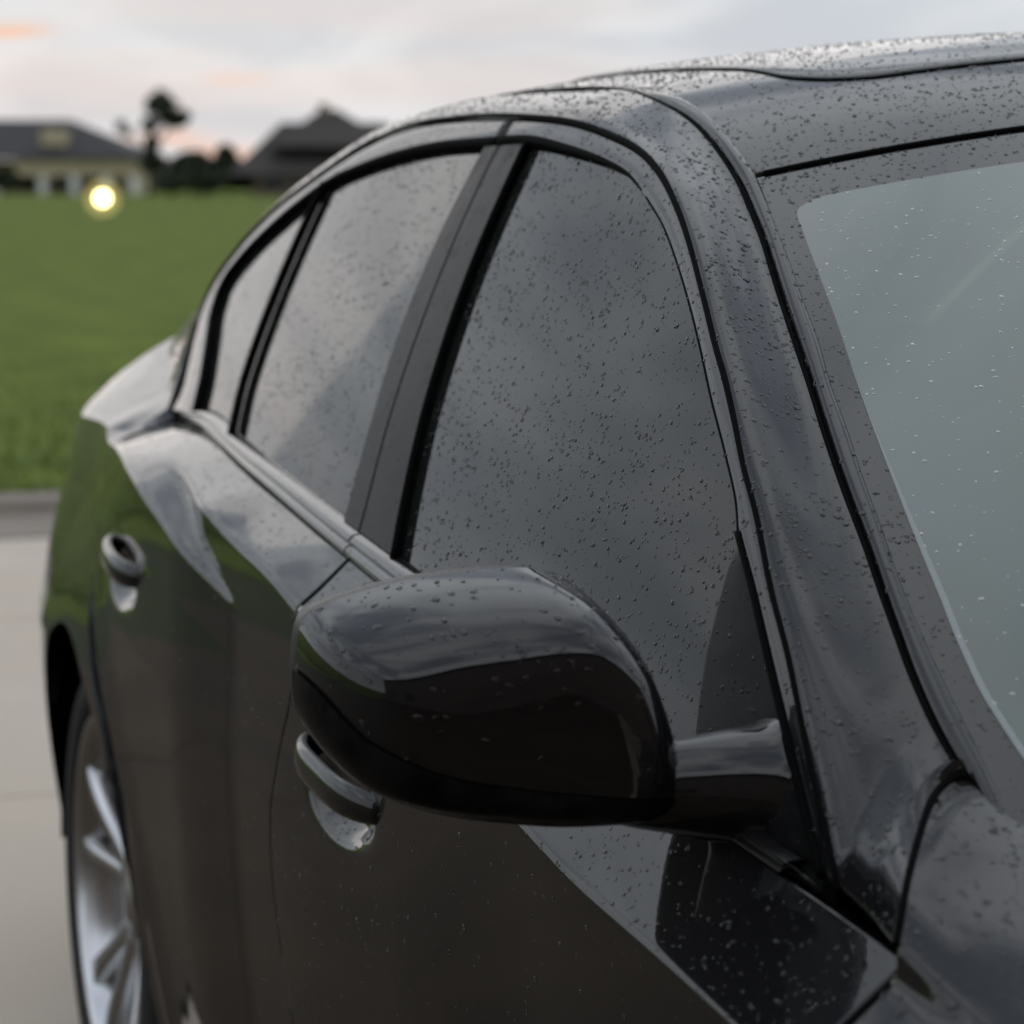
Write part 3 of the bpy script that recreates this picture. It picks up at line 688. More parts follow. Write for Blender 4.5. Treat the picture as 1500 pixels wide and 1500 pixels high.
# sunroof panel with rounded corners
def rr_sun(k):
    o = []
    x0, x1, hy, r = -2.02, -1.338, .460, .075
    for cx_, cy, a0 in ((x1-r, hy-r, 0), (x0+r, hy-r, 90), (x0+r, -hy+r, 180), (x1-r, -hy+r, 270)):
        for a in np.linspace(a0, a0+90, 10): o.append((cx_+r*math.cos(R_(a)), cy+r*math.sin(R_(a))))
    o = resample(np.array(o), 220, True); c = np.array([(x0+x1)/2, 0]); return c+(o-c)*k
rows = []
for k, dz in ((1.0, -.004), (.9995, .0016), (.997, .0024), (.95, .003), (.8, .003), (.55, .003), (.3, .003), (.1, .003), (.01, .003)):
    q = rr_sun(k); x = q[:, 0]-.20*q[:, 1]**2; rows.append(np.stack([x, q[:, 1], top(x, q[:, 1])+dz], 1))
cpart('sunroof_glass', np.array(rows), FRIT, roof, 1, UPV, closev=True, drops=4200)
q = rr_sun(1.004); q = np.vstack([q, q[:1]]); x = q[:, 0]-.20*q[:, 1]**2
mb = MB(); mb.tube(np.stack([x, q[:, 1], top(x, q[:, 1])+.0008], 1), .0010, 6); cpart('sunroof_seal', mb, RUBBER, roof)
# windshield: clear pane, ceramic border, side mouldings
XB, XT = -.391, -1.113
def y4r(xe):
    r = .022; d = np.clip((xe-XT)/r, 0, 1); return y4(np.array(max(xe, XT)))-r*(1-math.sqrt(max(0, 1-(1-d)**2)))
xes = np.r_[XT+.0003, XT+.001, XT+.003, XT+.006, XT+.011, XT+.017, np.linspace(XT+.022, -.46, 60), np.linspace(-.455, XB, 30)]
ws = cpart('windshield', rows_full(xes, y4r, 90), WSG, car, 1, UPV, drops=1700, dsize=.77)
mb = MB()
xs_ = np.r_[XH+.008, np.linspace(XH+.02, XT, 8), xes, np.linspace(XB+.003, -.33, 8)]
for sg in (-1, 1):
    G = []
    for xe in xs_:
        ya = float(y3(np.array(xe))); yb = float(y4r(xe)) if XT < xe < XB else float(y4r(XT+.0003) if xe <= XT else y4r(XB))
        y = np.linspace(sg*ya, sg*yb, 8); x = xe-.20*y*y; G.append(np.stack([x, y, top(x, y)], 1))
    mb.grid(np.array(G), UPV)
yt = float(y4r(XT+.0003)); mb.grid(np.array([row(xe, -yt, yt, 60) for xe in np.linspace(XH+.008, XT+.0003, 6)]), UPV)
yb_ = float(y4r(XB)); mb.grid(np.array([row(xe, -yb_, yb_, 60) for xe in np.linspace(XB, -.33, 6)]), UPV)
cpart('windshield_border', mb, FRIT, ws, 1, drops=6500, dsize=1.0)
for sg in (1, -1):
    xs_ = np.linspace(-1.50, -.36, 120); G = []
    for xe in xs_:
        a = float(y2(np.array(xe)))-.003; b = float(y3(np.array(xe))); t = np.array([0, .08, .3, .6, .92, 1.0]); y = -(a+(b-a)*t); x = xe-.20*y*y
        G.append(np.stack([x, y, top(x, y)+np.array([-.004, .0018, .0034, .0034, .0020, -.001])*sstep(-1.50, -1.36, xe)+.0002], 1))
    cpart('windshield_moulding', np.array(G), PAINT, ws, sg, UPV, drops=4000 if sg > 0 else 0)
for sg in (1, -1):                                     # pale strip painting the lit edge of inner trim along the lower side
    xe_ = np.r_[np.linspace(-.86, -.46, 60), np.linspace(-.455, -.40, 20)]; G = []
    for xe in xe_:
        wd = .0040*float(sstep(-.86, -.60, xe)); ya = float(y4(np.array(xe)))+.0004; y = -np.array([ya, ya-wd-.0003]); x = xe-.20*y*y
        G.append(np.stack([x, y, top(x, y)+.0006], 1))
    cpart('lit_trim_line', np.array(G), EDGE, ws, sg, UPV)
# light edge band under the clear pane along its side (interior trim)
for sg in (1, -1):
    G = []
    for xe in np.linspace(-.98, -.43, 60):
        yy = float(y4(np.array(xe))); y = -(yy-np.array([-.004, .004, .012])); x = xe-.20*y*y
        G.append(np.stack([x, y, top(x, y)-np.array([.004, .010, .035])], 1))
    cpart('a_pillar_trim', np.array(G), HEADL, car, sg, UPV)
# cowl, bonnet
G = []
for t in np.linspace(0, 1, 8):
    r_ = row(-.33, -.70, .70, 60); r_[:, 0] += .11*t; r_[:, 2] -= .004+.008*t; G.append(r_)
cpart('cowl', np.array(G), PLASTIC, car, 1, UPV)
Eh = np.array([(-.36, -.691, .955), (-.1, -.666, .945), (.25, -.636, .90), (.55, -.596, .83), (.80, -.516, .735)]); E = spline(Eh, 50)
G = []
for p in E:
    y = np.linspace(p[1], -p[1], 60); tq = (1-(y/p[1])**2)
    G.append(np.stack([p[0]+.11*tq, y, p[2]+.045*tq+.014*np.exp(-((abs(y)-.36)/.09)**2)*tq], 1))
cpart('bonnet', flange(np.array(G), UPV, .012), PAINT, car, 1, UPV, drops=1500)
for sg in (-1, 1):
    mb = MB(); b = np.array([-.33, sg*.30, .985])
    p = np.array([(-.24, sg*.25, .975), (-.30, sg*.32, .992), (-.40, sg*.52, .985)]); 
    q = spline([(-.22+0.02, .05*sg+.1, .990), (-.235, .35*sg if sg > 0 else -.30, .985)], 2)
    y = np.linspace(-.55, -.02, 14) if sg < 0 else np.linspace(.05, .58, 14); x = -.355-.20*y*y; mb.tube(np.stack([x, y, top(x, y)+.012], 1), .006, 6, .010)
    cpart('wiper', mb, PLASTIC, car)
# front bumper, grille, headlights
G = []
for z, k in ((.735, 0), (.70, .03), (.60, .075), (.45, .09), (.30, .07), (.20, 0)):
    y = np.linspace(-.80, .80, 60); G.append(np.stack([.80+k+.10*(1-(y/.80)**2)-.0*y, y*(1.0-.0*k), np.full(60, z)], 1))
fb = cpart('front_bumper', np.array(G), PAINT, car, 1, (1, 0, 0))
mb = MB()
for z in np.linspace(.45, .66, 7): mb.box((.985, 0, z), (.02, .62, .010))
cpart('grille', mb, CHROME, fb)
for sg in (1, -1):
    P = np.array([[(.82+.10*(1-(y/.8)**2)-.05*abs(v-.5), y, .60+.12*v) for v in np.linspace(0, 1, 8)] for y in np.linspace(-.78, -.46, 14)]); P[..., 0] += .045
    cpart('headlight', P, LENSW, car, sg, (1, 0, 0))
# rear glass, boot lid, rear bumper, tail lamps
cr = [(-2.32, -.545, C2[4][2]), (-2.55, -.553, 1.380), (-2.72, -.570, 1.330), (-3.02, -.602, 1.219), (-3.30, -.640, 1.104)]
q = spline(cr, 40); G = []
for p in q:
    y = np.linspace(p[1]+.004, -p[1]-.004, 50); tq = 1-(y/p[1])**2
    G.append(np.stack([p[0]-.04*tq*sstep(-2.3, -3.2, p[0]), y, p[2]+.050*tq*sstep(-3.2, -2.3, p[0])], 1))
cpart('rear_glass', np.array(G), TINT, car, 1, (-1, 0, 1))
G = []
for t in np.linspace(0, 1, 24):
    a = np.array([-3.30, -.640, 1.100])*(1-t)+np.array([-3.98, -.596, .985])*t; a[2] += .012*math.sin(math.pi*t)
    y = np.linspace(a[1], -a[1], 40); tq = 1-(y/a[1])**2; G.append(np.stack([a[0]-.03*tq, y, a[2]+.006*tq], 1))
for z in (.96, .88, .80):
    y = np.linspace(-.596, .596, 40); tq = 1-(y/.6)**2; G.append(np.stack([np.full(40, -3.99)-.03*tq, y, np.full(40, z)+.006*tq], 1))
cpart('boot_lid', np.array(G), PAINT, car, 1, (-.3, 0, 1))
G = []
for z, k in ((.97, 0), (.85, .02), (.70, .07), (.50, .09), (.35, .07), (.22, .02)):
    ye = float(B(np.array(-3.97), np.array(min(z, .93))))-.006; y = np.linspace(-ye, ye, 60); G.append(np.stack([-3.98-k-.06*(1-(y/ye)**2), y, np.full(60, z)], 1))
rb = cpart('rear_bumper', np.array(G), PAINT, car, 1, (-1, 0, 0))
for sg in (1, -1):
    xs = np.linspace(-3.72, -3.985, 12)
    P = np.array([[(x, -(float(B(np.array(x), np.array(z)))+.004), z) for z in np.linspace(.83, .95, 8)] for x in xs])
    cpart('tail_light', P, LENSR, car, sg, OUTR)
mb = MB().box((-1.6, 0, .24), (4.2, 1.5, .06)); cpart('underbody', mb, SHELL, car)

# ------------------------------------------------------------------ cabin
def rbox(c, d, k=.3, n=3):
    """soft box: superellipsoid"""
    rows = []
    for a in np.linspace(-math.pi/2, math.pi/2, 14):
        r_ = []
        for b in np.linspace(-math.pi, math.pi, 28, endpoint=False):
            sg = lambda v, e: math.copysign(abs(v)**e, v)
            r_.append((c[0]+d[0]/2*sg(math.cos(a), k)*sg(math.cos(b), k), c[1]+d[1]/2*sg(math.cos(a), k)*sg(math.sin(b), k), c[2]+d[2]/2*sg(math.sin(a), k)))
        rows.append(r_)
    return np.array(rows)
for xs_, yv in ((-1.55, -.37), (-1.55, .37)):
    st_ = cpart('front_seat', rbox((xs_+.05, yv, .50), (.52, .50, .18)), CLOTH, car, 1, closev=True)
    P = rbox((xs_-.27, yv, .82), (.16, .48, .62)); P[..., 0] -= (P[..., 2]-.6)*.30; cpart('backrest', P, CLOTH, st_, 1, closev=True)
    P = rbox((xs_-.44, yv, 1.19), (.09, .26, .17), .5); cpart('headrest', P, CLOTH, st_, 1, closev=True)
st_ = cpart('rear_seat', rbox((-2.40, 0, .52), (.52, 1.3, .20)), CLOTH, car, 1, closev=True)
P = rbox((-2.72, 0, .82), (.18, 1.3, .55)); P[..., 0] -= (P[..., 2]-.6)*.35; cpart('backrest', P, CLOTH, st_, 1, closev=True)
P = rbox((-.66, 0, .80), (.62, 1.36, .28), .35); P[..., 2] += .05*np.cos(P[..., 1]*2); dash = cpart('dashboard', P, CLOTHD, car, 1, closev=True)
q = np.linspace(0, 2*math.pi, 40); mb = MB(); mb.tube(np.stack([-1.08-.07*np.sin(q), .37+.19*np.cos(q), .86+.17*np.sin(q)], 1), .014, 8, caps=False)
mb.box((-1.05, .37, .86), (.06, .34, .05)); mb.tube(np.array([(-1.06, .37, .86), (-.8, .37, .76)]), .03, 8); cpart('steering_wheel', mb, CLOTHD, car)
cpart('headliner', rows_full(np.linspace(-2.25, -1.20, 20), lambda x: y2(x)-.04, 30, -.035), HEADL, car, 1, (0, 0, -1))

# ------------------------------------------------------------------ rain
NS = 7
def scatter(DR, mult):
    VV = []
    for V, F, dens, size in DR:
        V = np.asarray(V, float)
        T = np.array([(f[0], f[k], f[k+1]) for f in F for k in range(1, len(f)-1)])
        A, Bq, Cq = V[T[:, 0]], V[T[:, 1]], V[T[:, 2]]
        nn = np.cross(Bq-A, Cq-A); ar = np.linalg.norm(nn, axis=1)/2; nn /= (2*ar[:, None]+1e-12)
        cen = (A+Bq+Cq)/3
        ok = (cen[:, 0] > -3.3) & (cen[:, 0] < .1) & (cen[:, 1] < .40)
        f_ = np.where(nn[:, 2] > .15, 1.0, .20)*np.where(nn[:, 2] < -.25, .1, 1.0)      # fewer drops on steep lower flanks
        f_ = f_*np.where(cen[:, 0] < -2.2, .6, 1.0)
        wgt = ar*ok*f_; tot = wgt.sum(); n = rng.poisson(tot*dens*mult)
        if n == 0: continue
        idx = rng.choice(len(T), n, p=wgt/tot)
        r1 = np.sqrt(rng.random(n)); r2 = rng.random(n)
        P = (1-r1)[:, None]*A[idx]+(r1*(1-r2))[:, None]*Bq[idx]+(r1*r2)[:, None]*Cq[idx]
        ph = np.sin(P[:, 0]*23+np.sin(P[:, 2]*31)*1.7)+np.sin(P[:, 2]*41+P[:, 1]*17)+np.sin(P[:, 0]*57-P[:, 1]*49)   # patchy wetting
        k = rng.random(n) < .68+.14*ph; P = P[k]; nr = nn[idx][k]; n = len(P)
        rad = size*(.00060+.00120*rng.random(n)**2.0)*np.where(rng.random(n) < .03, 1.4, 1.0)
        a = np.cross(nr, (0.3, .2, 1.0)); a /= np.linalg.norm(a, axis=1)[:, None]; b = np.cross(nr, a)
        el = 1+.8*rng.random(n)**1.5; an = rng.normal(0, .45, n); ca, sa = np.cos(an)[:, None], np.sin(an)[:, None]
        a, b = a*ca+b*sa, b*ca-a*sa
        D = np.empty((n, 3*NS+1, 3))
        for q_, (rr_, hh) in enumerate(((1.0, -.05), (.80, .55), (.42, .90))):
            for jj in range(NS):
                q = 2*math.pi*(jj+.35*rng.random(n))/NS
                D[:, q_*NS+jj] = P+((a*(np.cos(q)*el)[:, None]+b*np.sin(q)[:, None])*rr_+nr*(hh*.62))*rad[:, None]
        D[:, -1] = P+nr*(rad*.62)[:, None]
        VV.append(D)
    D = np.concatenate(VV); n = len(D)
    base = [(k*NS+j, k*NS+(j+1) % NS, (k+1)*NS+(j+1) % NS, (k+1)*NS+j) for k in range(2) for j in range(NS)]
    tri = [(2*NS+j, 2*NS+(j+1) % NS, 3*NS) for j in range(NS)]
    off = (np.arange(n)*(3*NS+1))[:, None, None]
    q4 = (np.array(base)[None]+off).reshape(-1, 4); t3 = (np.array(tri)[None]+off).reshape(-1, 3)
    loops = np.concatenate([q4.ravel(), t3.ravel()]).astype(np.int32)
    ls = np.concatenate([np.arange(len(q4))*4, len(q4)*4+np.arange(len(t3))*3]).astype(np.int32)
    me = bpy.data.meshes.new('raindrops'); me.vertices.add(n*(3*NS+1)); me.vertices.foreach_set('co', D.ravel())
    me.loops.add(len(loops)); me.loops.foreach_set('vertex_index', loops)
    me.polygons.add(len(ls)); me.polygons.foreach_set('loop_start', ls)
    me.update(calc_edges=True); me.validate()
    me.polygons.foreach_set('use_smooth', [True]*len(me.polygons))
    return me, n
def rain(name, DR, mult, m, label):
    me, n = scatter(DR, mult); me.materials.append(m); o = bpy.data.objects.new(name, me); COL.objects.link(o)
    tagit(o, label, 'raindrops', kind='stuff'); print(name, n)
rain('raindrops', [d for d in DROPS if d[3] != .77], 3.4, WATER, 'small clear rain drops beaded all over the black car paint and side windows')
rain('windshield_raindrops', [d for d in DROPS if d[3] == .77], 3.0, WATER2, 'bright fine rain drops on the clear windshield glass')

# ------------------------------------------------------------------ ground
CONC = noisy('wet_concrete', (.38, .31, .235), (.62, .525, .42), .9, (.30, .75), bump=.25, bscale=90, coords='Object', lo=.3, hi=.7)
BROWN = noisy('wet_brown_paving', (.068, .050, .033), (.118, .090, .061), 1.8, (.7, .9), bump=.3, bscale=80, lo=.3, hi=.7)
for n_ in BROWN.node_tree.nodes:
    if n_.type == 'BSDF_PRINCIPLED': n_.inputs['Specular IOR Level'].default_value = .15
GUT = noisy('gutter_concrete', (.15, .122, .095), (.25, .21, .165), 2.5, (.5, .8), bump=.3, bscale=60)
GRASSM = noisy('lawn', (.082, .120, .015), (.155, .194, .030), 1.6, (.9, 1.0), bump=.6, bscale=30)
for n_ in GRASSM.node_tree.nodes:
    if n_.type == 'BSDF_PRINCIPLED': n_.inputs['Specular IOR Level'].default_value = .1
GRASSD = noisy('lawn_dark', (.022, .034, .006), (.044, .058, .010), .9, (.9, 1.0), bump=.6, bscale=30)
BLADE = noisy('grass_blade', (.065, .110, .012), (.125, .170, .024), 3.0, (.5, .7))
SOIL = simple('soil', (.05, .05, .03), .95)
gr = MB().add([(-1500, -1500, -.06), (1500, -1500, -.06), (1500, 1500, -.06), (-1500, 1500, -.06)], [(0, 1, 2, 3)]).obj('ground', GRASSM, None, False)
tagit(gr, kind='structure')
dl = MB().add([(-9.40, -16, -.012), (-7.452, -16, -.012), (-7.452, -.97, -.012), (-9.40, -.97, -.012)], [(0, 1, 2, 3)]).obj('side_lawn', GRASSD, None, False); tagit(dl, kind='structure')
dr = MB().add([(-9.32, -16, -.03), (14, -16, -.03), (14, 16, -.03), (-9.32, 16, -.03)], [(0, 1, 2, 3)]).obj('driveway', simple('joint_filler', (.03, .027, .024), .95), None, False)
tagit(dr, kind='structure')
xj = [-9.30, -7.44, -5.00, -2.56, -.12, 2.32, 4.76, 7.2, 9.64]; yj = [-13.0, -9.9, -6.8, -3.7, -.95, 1.55, 4.65, 7.75, 10.85]
for i in range(len(xj)-1):
    for j in range(len(yj)-1):
        a, b, c, d = xj[i]+.006, xj[i+1]-.006, yj[j]+.006, yj[j+1]-.006; e = .006; z = rng.normal(0, .0008)
        V = [(a, c, -.03), (b, c, -.03), (b, d, -.03), (a, d, -.03), (a, c, z-.004), (b, c, z-.004), (b, d, z-.004), (a, d, z-.004), (a+e, c+e, z), (b-e, c+e, z), (b-e, d-e, z), (a+e, d-e, z)]
        F = [(0, 1, 5, 4), (1, 2, 6, 5), (2, 3, 7, 6), (3, 0, 4, 7), (4, 5, 9, 8), (5, 6, 10, 9), (6, 7, 11, 10), (7, 4, 8, 11), (8, 9, 10, 11)]
        if yj[j] < -2 and xj[i] < -7.5: continue
        link('concrete_slab', V, F, CONC if yj[j] > -2 else BROWN, dr, False)
prof = [(-9.33, 0.0), (-9.36, -.012), (-9.95, -.030), (-10.28, -.035), (-10.33, -.02), (-10.36, .012), (-10.40, .020), (-10.62, .022), (-10.66, .012), (-10.66, -.05)]
G = np.array([[(x, y, z) for y in np.linspace(-1.1, 60, 31)] for x, z in prof])
kb = MB().grid(G, UPV).obj('kerb', GUT, None, False); tagit(kb, kind='structure')
lx = -10.64-np.r_[0, np.geomspace(.4, 400, 60)]; ly = np.linspace(-220, 220, 90)
G = np.array([[(x, y, .005+.03*math.sin(x*.21+y*.13)*min(1, (-10.64-x)/12)+.04*math.sin(y*.31)*min(1, (-10.64-x)/12)) for y in ly] for x in lx])
l2 = MB().add([(-10.66, -60, -.008), (-9.38, -60, -.008), (-9.38, -1.1, -.008), (-10.66, -1.1, -.008)], [(0, 1, 2, 3)]).obj('verge', GRASSM, None, False); tagit(l2, kind='structure')
lw = MB().grid(G, UPV).obj('lawn', GRASSM, None, True); tagit(lw, kind='structure')
V, F = [], []
for k in range(26000):
    d = 14*rng.random()**2.2; x = -10.62-d; y = rng.uniform(-14, 6.0); h = .03+.035*rng.random(); a = rng.uniform(0, 6.28); wv = .006+.004*rng.random()
    lx_, ly_ = rng.normal(0, .03, 2); b = len(V); z0 = .0
    V += [(x-wv*math.cos(a), y-wv*math.sin(a), z0), (x+wv*math.cos(a), y+wv*math.sin(a), z0), (x+lx_*.5+wv*.6*math.cos(a), y+ly_*.5+wv*.6*math.sin(a), z0+h*.6), (x+lx_, y+ly_, z0+h), (x+lx_*.5-wv*.6*math.cos(a), y+ly_*.5-wv*.6*math.sin(a), z0+h*.6)]
    F += [(b, b+1, b+2, b+4), (b+4, b+2, b+3)]
o = link('grass', V, F, BLADE); tagit(o, 'green grass blades along the near edge of the lawn', 'grass', kind='stuff')

# ------------------------------------------------------------------ far houses, trees, lamp
rh = np.array([rt[0], rt[1], 0]); rh /= np.linalg.norm(rh); fh = np.array([fw[0], fw[1], 0]); fh /= np.linalg.norm(fh)
def W(u, d, z):                                        # u metres to the right of the view line, d metres away
    return CAM*np.array([1, 1, 0])+rh*u+fh*d+np.array([0, 0, z])
ROOFM = noisy('roof_shingles', (.028, .028, .030), (.050, .048, .047), .8, (.8, .95), bump=.4, bscale=9)
ROOFB = noisy('brown_roof_shingles', (.030, .026, .024), (.055, .047, .042), .8, (.8, .95), bump=.4, bscale=9)
BRICKY = noisy('tan_stucco', (.42, .35, .22), (.52, .45, .30), 1.2, (.7, .9))
BRICKB = noisy('brown_brick', (.16, .12, .10), (.24, .19, .15), 3.0, (.7, .9), bump=.3)
WHITE = simple('white_trim', (.72, .71, .68), .6)
DARKW = simple('dark_window', (.015, .017, .02), .1)
def obox(mb, u0, u1, d0, d1, z0, z1):
    c = [W(u, d, z) for u in (u0, u1) for d in (d0, d1) for z in (z0, z1)]
    return mb.add(c, [(0, 1, 3, 2), (4, 6, 7, 5), (0, 4, 5, 1), (2, 3, 7, 6), (0, 2, 6, 4), (1, 5, 7, 3)])
def hip(mb, u0, u1, d0, d1, z0, z1, ru0, ru1):
    dm = (d0+d1)/2
    return mb.add([W(u0, d0, z0), W(u1, d0, z0), W(u1, d1, z0), W(u0, d1, z0), W(ru0, dm, z1), W(ru1, dm, z1)], [(0, 1, 5, 4), (1, 2, 5), (2, 3, 4, 5), (3, 0, 4), (3, 2, 1, 0)])
def child(mb, name, m, par, smooth=False):
    V = np.array(mb.v)-np.array(par.location); return link(name, V, mb.f, m, par, smooth)
D1 = 212.; k1 = D1/4000
hA = empty('stucco_house', tuple(W(-42, D1+8, 0)))
tagit(hA, 'distant tan house with grey hipped roof and columned porch at the left edge', 'house')
U = lambda px: (px-750)*k1
Z = lambda py: 1.343+(259-py)*k1
child(obox(MB(), U(-150), U(190), D1+2.5, D1+16, -.2, Z(235)), 'wall', BRICKY, hA)
child(hip(MB(), U(-175), U(214), D1-.8, D1+17, Z(232), Z(174), U(-70), U(86)), 'roof', ROOFM, hA)
child(obox(MB(), U(30), U(208), D1-.2, D1+.5, Z(258), Z(234)), 'porch_beam', BRICKY, hA)
child(obox(MB(), U(30), U(208), D1+.5, D1+2.4, Z(238), Z(236)), 'porch_ceiling', WHITE, hA)
for px in (2, 68, 114, 160, 200): child(obox(MB(), U(px)-.32, U(px)+.32, D1-.25, D1+.4, -.3, Z(258)), 'column', WHITE, hA)
for px in (-90, 35, 92, 138): child(obox(MB(), U(px)-.8, U(px)+.8, D1+2.38, D1+2.5, .3, 2.1), 'window', DARKW, hA)
child(obox(MB(), U(62), U(98), D1+1.2, D1+3.2, Z(214), Z(190)), 'dormer', BRICKY, hA)
D2 = 185.; k2 = D2/4000
U2 = lambda px: (px-750)*k2
Z2 = lambda py: 1.343+(259-py)*k2
hB = empty('brick_house', tuple(W(-14, D2+8, 0)))
tagit(hB, 'distant dark house with steep brown roofs and chimney behind the car roof', 'house')
child(obox(MB(), U2(372), U2(640), D2+1, D2+14, -.2, Z2(252)), 'wall', BRICKB, hB)
child(hip(MB(), U2(338), U2(650), D2-.5, D2+15, Z2(256), Z2(178), U2(402), U2(560)), 'roof', ROOFB, hB)
child(hip(MB(), U2(395), U2(580), D2+1, D2+13, Z2(215), Z2(158), U2(462), U2(486)), 'upper_roof', ROOFB, hB)
child(obox(MB(), U2(460), U2(474), D2+6, D2+7.2, Z2(185), Z2(150)), 'chimney', BRICKB, hB)
for px in (400, 450): child(obox(MB(), U2(px)-.7, U2(px)+.7, D2+.92, D2+1.0, .4, Z2(258)), 'window', DARKW, hB)
LEAF = noisy('dark_leaves', (.012, .022, .008), (.032, .050, .016), .6, (.6, .8))
LEAF2 = noisy('hedge_leaves', (.014, .022, .010), (.035, .050, .018), .5, (.6, .8))
BARK = noisy('bark', (.03, .025, .02), (.06, .05, .04), 2, (.8, .95))
def leafball(V, F, c, r, n, size):
    for k in range(n):
        d = rng.normal(size=3); d /= np.linalg.norm(d); p = np.array(c)+d*np.array(r)*rng.random()**.45
        a = rng.normal(size=3); a /= np.linalg.norm(a); b = np.cross(a, rng.normal(size=3)); b /= np.linalg.norm(b); sz = size*(.6+.8*rng.random()); i = len(V)
        V += [p-a*sz, p+b*sz*.5, p+a*sz, p-b*sz*.5]; F.append((i, i+1, i+2, i+3))
def tree(name, label, D, px, base_py, clumps, leafm, trunk=(.22, .1), group=None, leaf=.22):
    k = D/4000; loc = W((px-750)*k, D, 0); t = empty(name, tuple(loc)); tagit(t, label, 'tree', group)
    V, F = [], []; mb = MB()
    zt = 1.343+(259-min(c[1] for c in clumps))*k
    mb.tube(np.array([loc+(0, 0, -.2), loc+(.05, 0, zt*.4), loc+(0, .1, zt*.9)]), np.linspace(trunk[0], trunk[1], 3), 8)
    for (cx_, cy, rx, ry, n) in clumps:
        c = W((cx_-750)*k, D+rng.normal(0, .4), 1.343+(259-cy)*k)
        if trunk[0] > .12: mb.tube(np.array([loc+(0, 0, min(zt*.35, c[2]*.6)), (loc+(0, 0, c[2]*.6)+c)/2, c]), np.array([.09, .06, .03]), 6)
        leafball(V, F, c, (rx*k, rx*k, ry*k), n, leaf)
    link('crown', np.array(V)-loc, F, leafm, t, False)
    child(mb, 'trunk', BARK, t, True)
tree('pine_tree', 'tall dark tree with a tufted open crown between the two houses', 200., 224, 285,
     [(243, 157, 25, 17, 480), (260, 176, 21, 14, 330), (224, 184, 15, 10, 180), (240, 143, 13, 9, 110), (276, 170, 9, 8, 70), (182, 186, 9, 7, 90), (194, 195, 8, 5, 45), (226, 212, 11, 15, 260), (228, 240, 21, 19, 550)], LEAF, leaf=.26)
tree('bushy_tree', 'low dark bushy tree right of the tall tufted tree', 196., 285, 285, [(285, 246, 36, 24, 1100), (262, 262, 24, 18, 500), (300, 262, 26, 20, 500)], LEAF2, (.15, .06), 'trees between the far houses', .3)
tree('bushy_tree', 'pointed dark bushy tree beside the brown roofed house', 190., 338, 285, [(335, 228, 16, 16, 350), (330, 248, 30, 20, 800), (352, 258, 28, 20, 700)], LEAF2, (.15, .06), 'trees between the far houses', .3)
tree('bushy_tree', 'wide dark hedge tree in the gap beside the brown roofed house', 188., 300, 285, [(300, 264, 40, 18, 900), (372, 262, 30, 20, 700), (250, 268, 26, 14, 400)], LEAF2, (.15, .06), 'trees between the far houses', .3)
tree('shrub', 'dark shrub at the far left in front of the tan house', 205., 14, 288, [(12, 264, 22, 18, 500), (-20, 262, 22, 20, 400)], LEAF2, (.1, .05), None, .25)
D3 = 62.; k3 = D3/4000
LAMPM, t_, b_ = mat('lamp_glow'); b_.inputs['Base Color'].default_value = (1, .9, .5, 1); b_.inputs['Emission Color'].default_value = (1, .84, .34, 1); b_.inputs['Emission Strength'].default_value = 12
loc = W((154-750)*k3, D3, 0); lp = empty('garden_lamp', tuple(loc)); tagit(lp, 'small glowing yellow lamp standing on the lawn', 'lamp')
zc = 1.343-(290-259)*k3
child(MB().tube(np.array([loc+(0, 0, 0), loc+(0, 0, zc-.37)]), .045, 10), 'post', PLASTIC, lp, True)
P = np.array([[(loc[0]+.15*math.cos(a)*math.cos(b), loc[1]+.15*math.cos(a)*math.sin(b), zc+.15*math.sin(a)) for b in np.linspace(0, 2*math.pi, 20, endpoint=False)] for a in np.linspace(-1.45, 1.45, 12)])
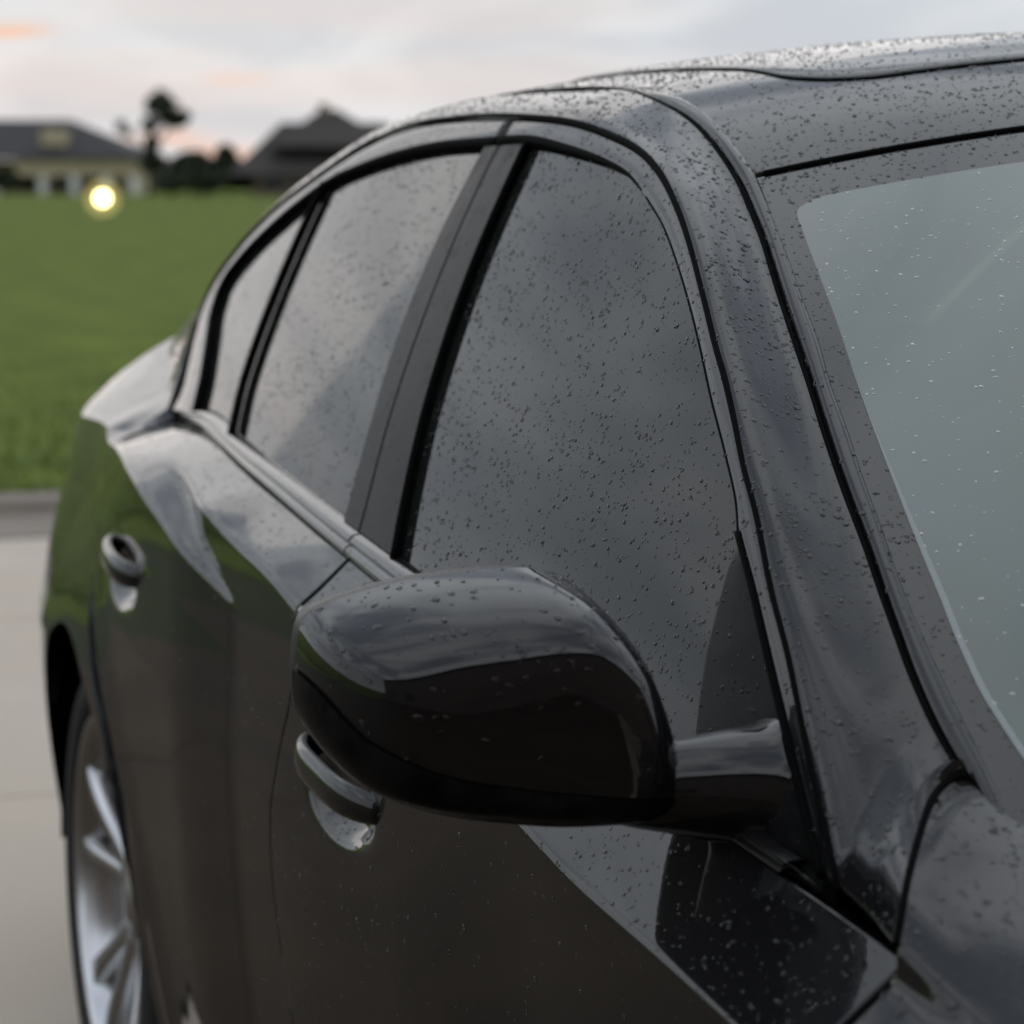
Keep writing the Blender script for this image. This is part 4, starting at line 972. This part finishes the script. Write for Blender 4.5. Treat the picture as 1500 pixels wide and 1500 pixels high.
child(MB().grid(P, lambda p: p-np.array([loc[0], loc[1], zc]), False, True), 'bulb', LAMPM, lp, True)
HALO = bpy.data.materials.new('lamp_halo'); HALO.use_nodes = True; t_ = HALO.node_tree; t_.nodes.clear()
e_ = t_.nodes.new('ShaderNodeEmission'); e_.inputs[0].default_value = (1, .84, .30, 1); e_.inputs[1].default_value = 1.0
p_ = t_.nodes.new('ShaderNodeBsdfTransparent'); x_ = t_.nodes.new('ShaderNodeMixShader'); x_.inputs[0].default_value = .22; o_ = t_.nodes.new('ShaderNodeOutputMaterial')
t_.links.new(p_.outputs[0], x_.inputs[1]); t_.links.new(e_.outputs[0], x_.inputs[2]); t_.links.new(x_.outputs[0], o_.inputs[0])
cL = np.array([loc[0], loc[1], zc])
child(MB().grid(cL+(P-cL)*2.6, lambda p: p-cL, False, True), 'halo_shell', HALO, lp, True)  # glowing see-through shell added to paint a lens-bloom halo round the bulb
child(MB().tube(np.array([loc+(0, 0, zc+.385), loc+(0, 0, zc+.44)]), np.array([.12, .05]), 12), 'cap', PLASTIC, lp, True)

# house the car is parked in front of (behind the camera; it shows only as the dark shape mirrored in the paint)
hC = empty('garage_house', (7.5, -2.0, 0))
tagit(hC, 'dark brick house facing the car, mirrored in its wing mirror', 'house')
def wbox(mb, a, b): 
    a, b = np.array(a), np.array(b); return mb.box((a+b)/2, b-a)
child(wbox(MB(), (6.8, -16, 0), (15.3, 12, 7.2)), 'wall', BRICKB, hC)
mb = MB().add([(6.1, -16.8, 7.1), (16.1, -16.8, 7.1), (16.1, 12.8, 7.1), (6.1, 12.8, 7.1), (10.8, -11, 11.6), (10.8, 7, 11.6)], [(0, 1, 4), (1, 2, 5, 4), (2, 3, 5), (3, 0, 4, 5), (3, 2, 1, 0)])
child(mb, 'roof', ROOFM, hC)
child(wbox(MB(), (6.72, -2.6, 0), (6.8, 2.6, 2.3)), 'garage_door', BRICKB, hC)
for y in (-12, -7, 6, 10): child(wbox(MB(), (6.72, y-.8, .9), (6.8, y+.8, 2.2)), 'window', DARKW, hC)
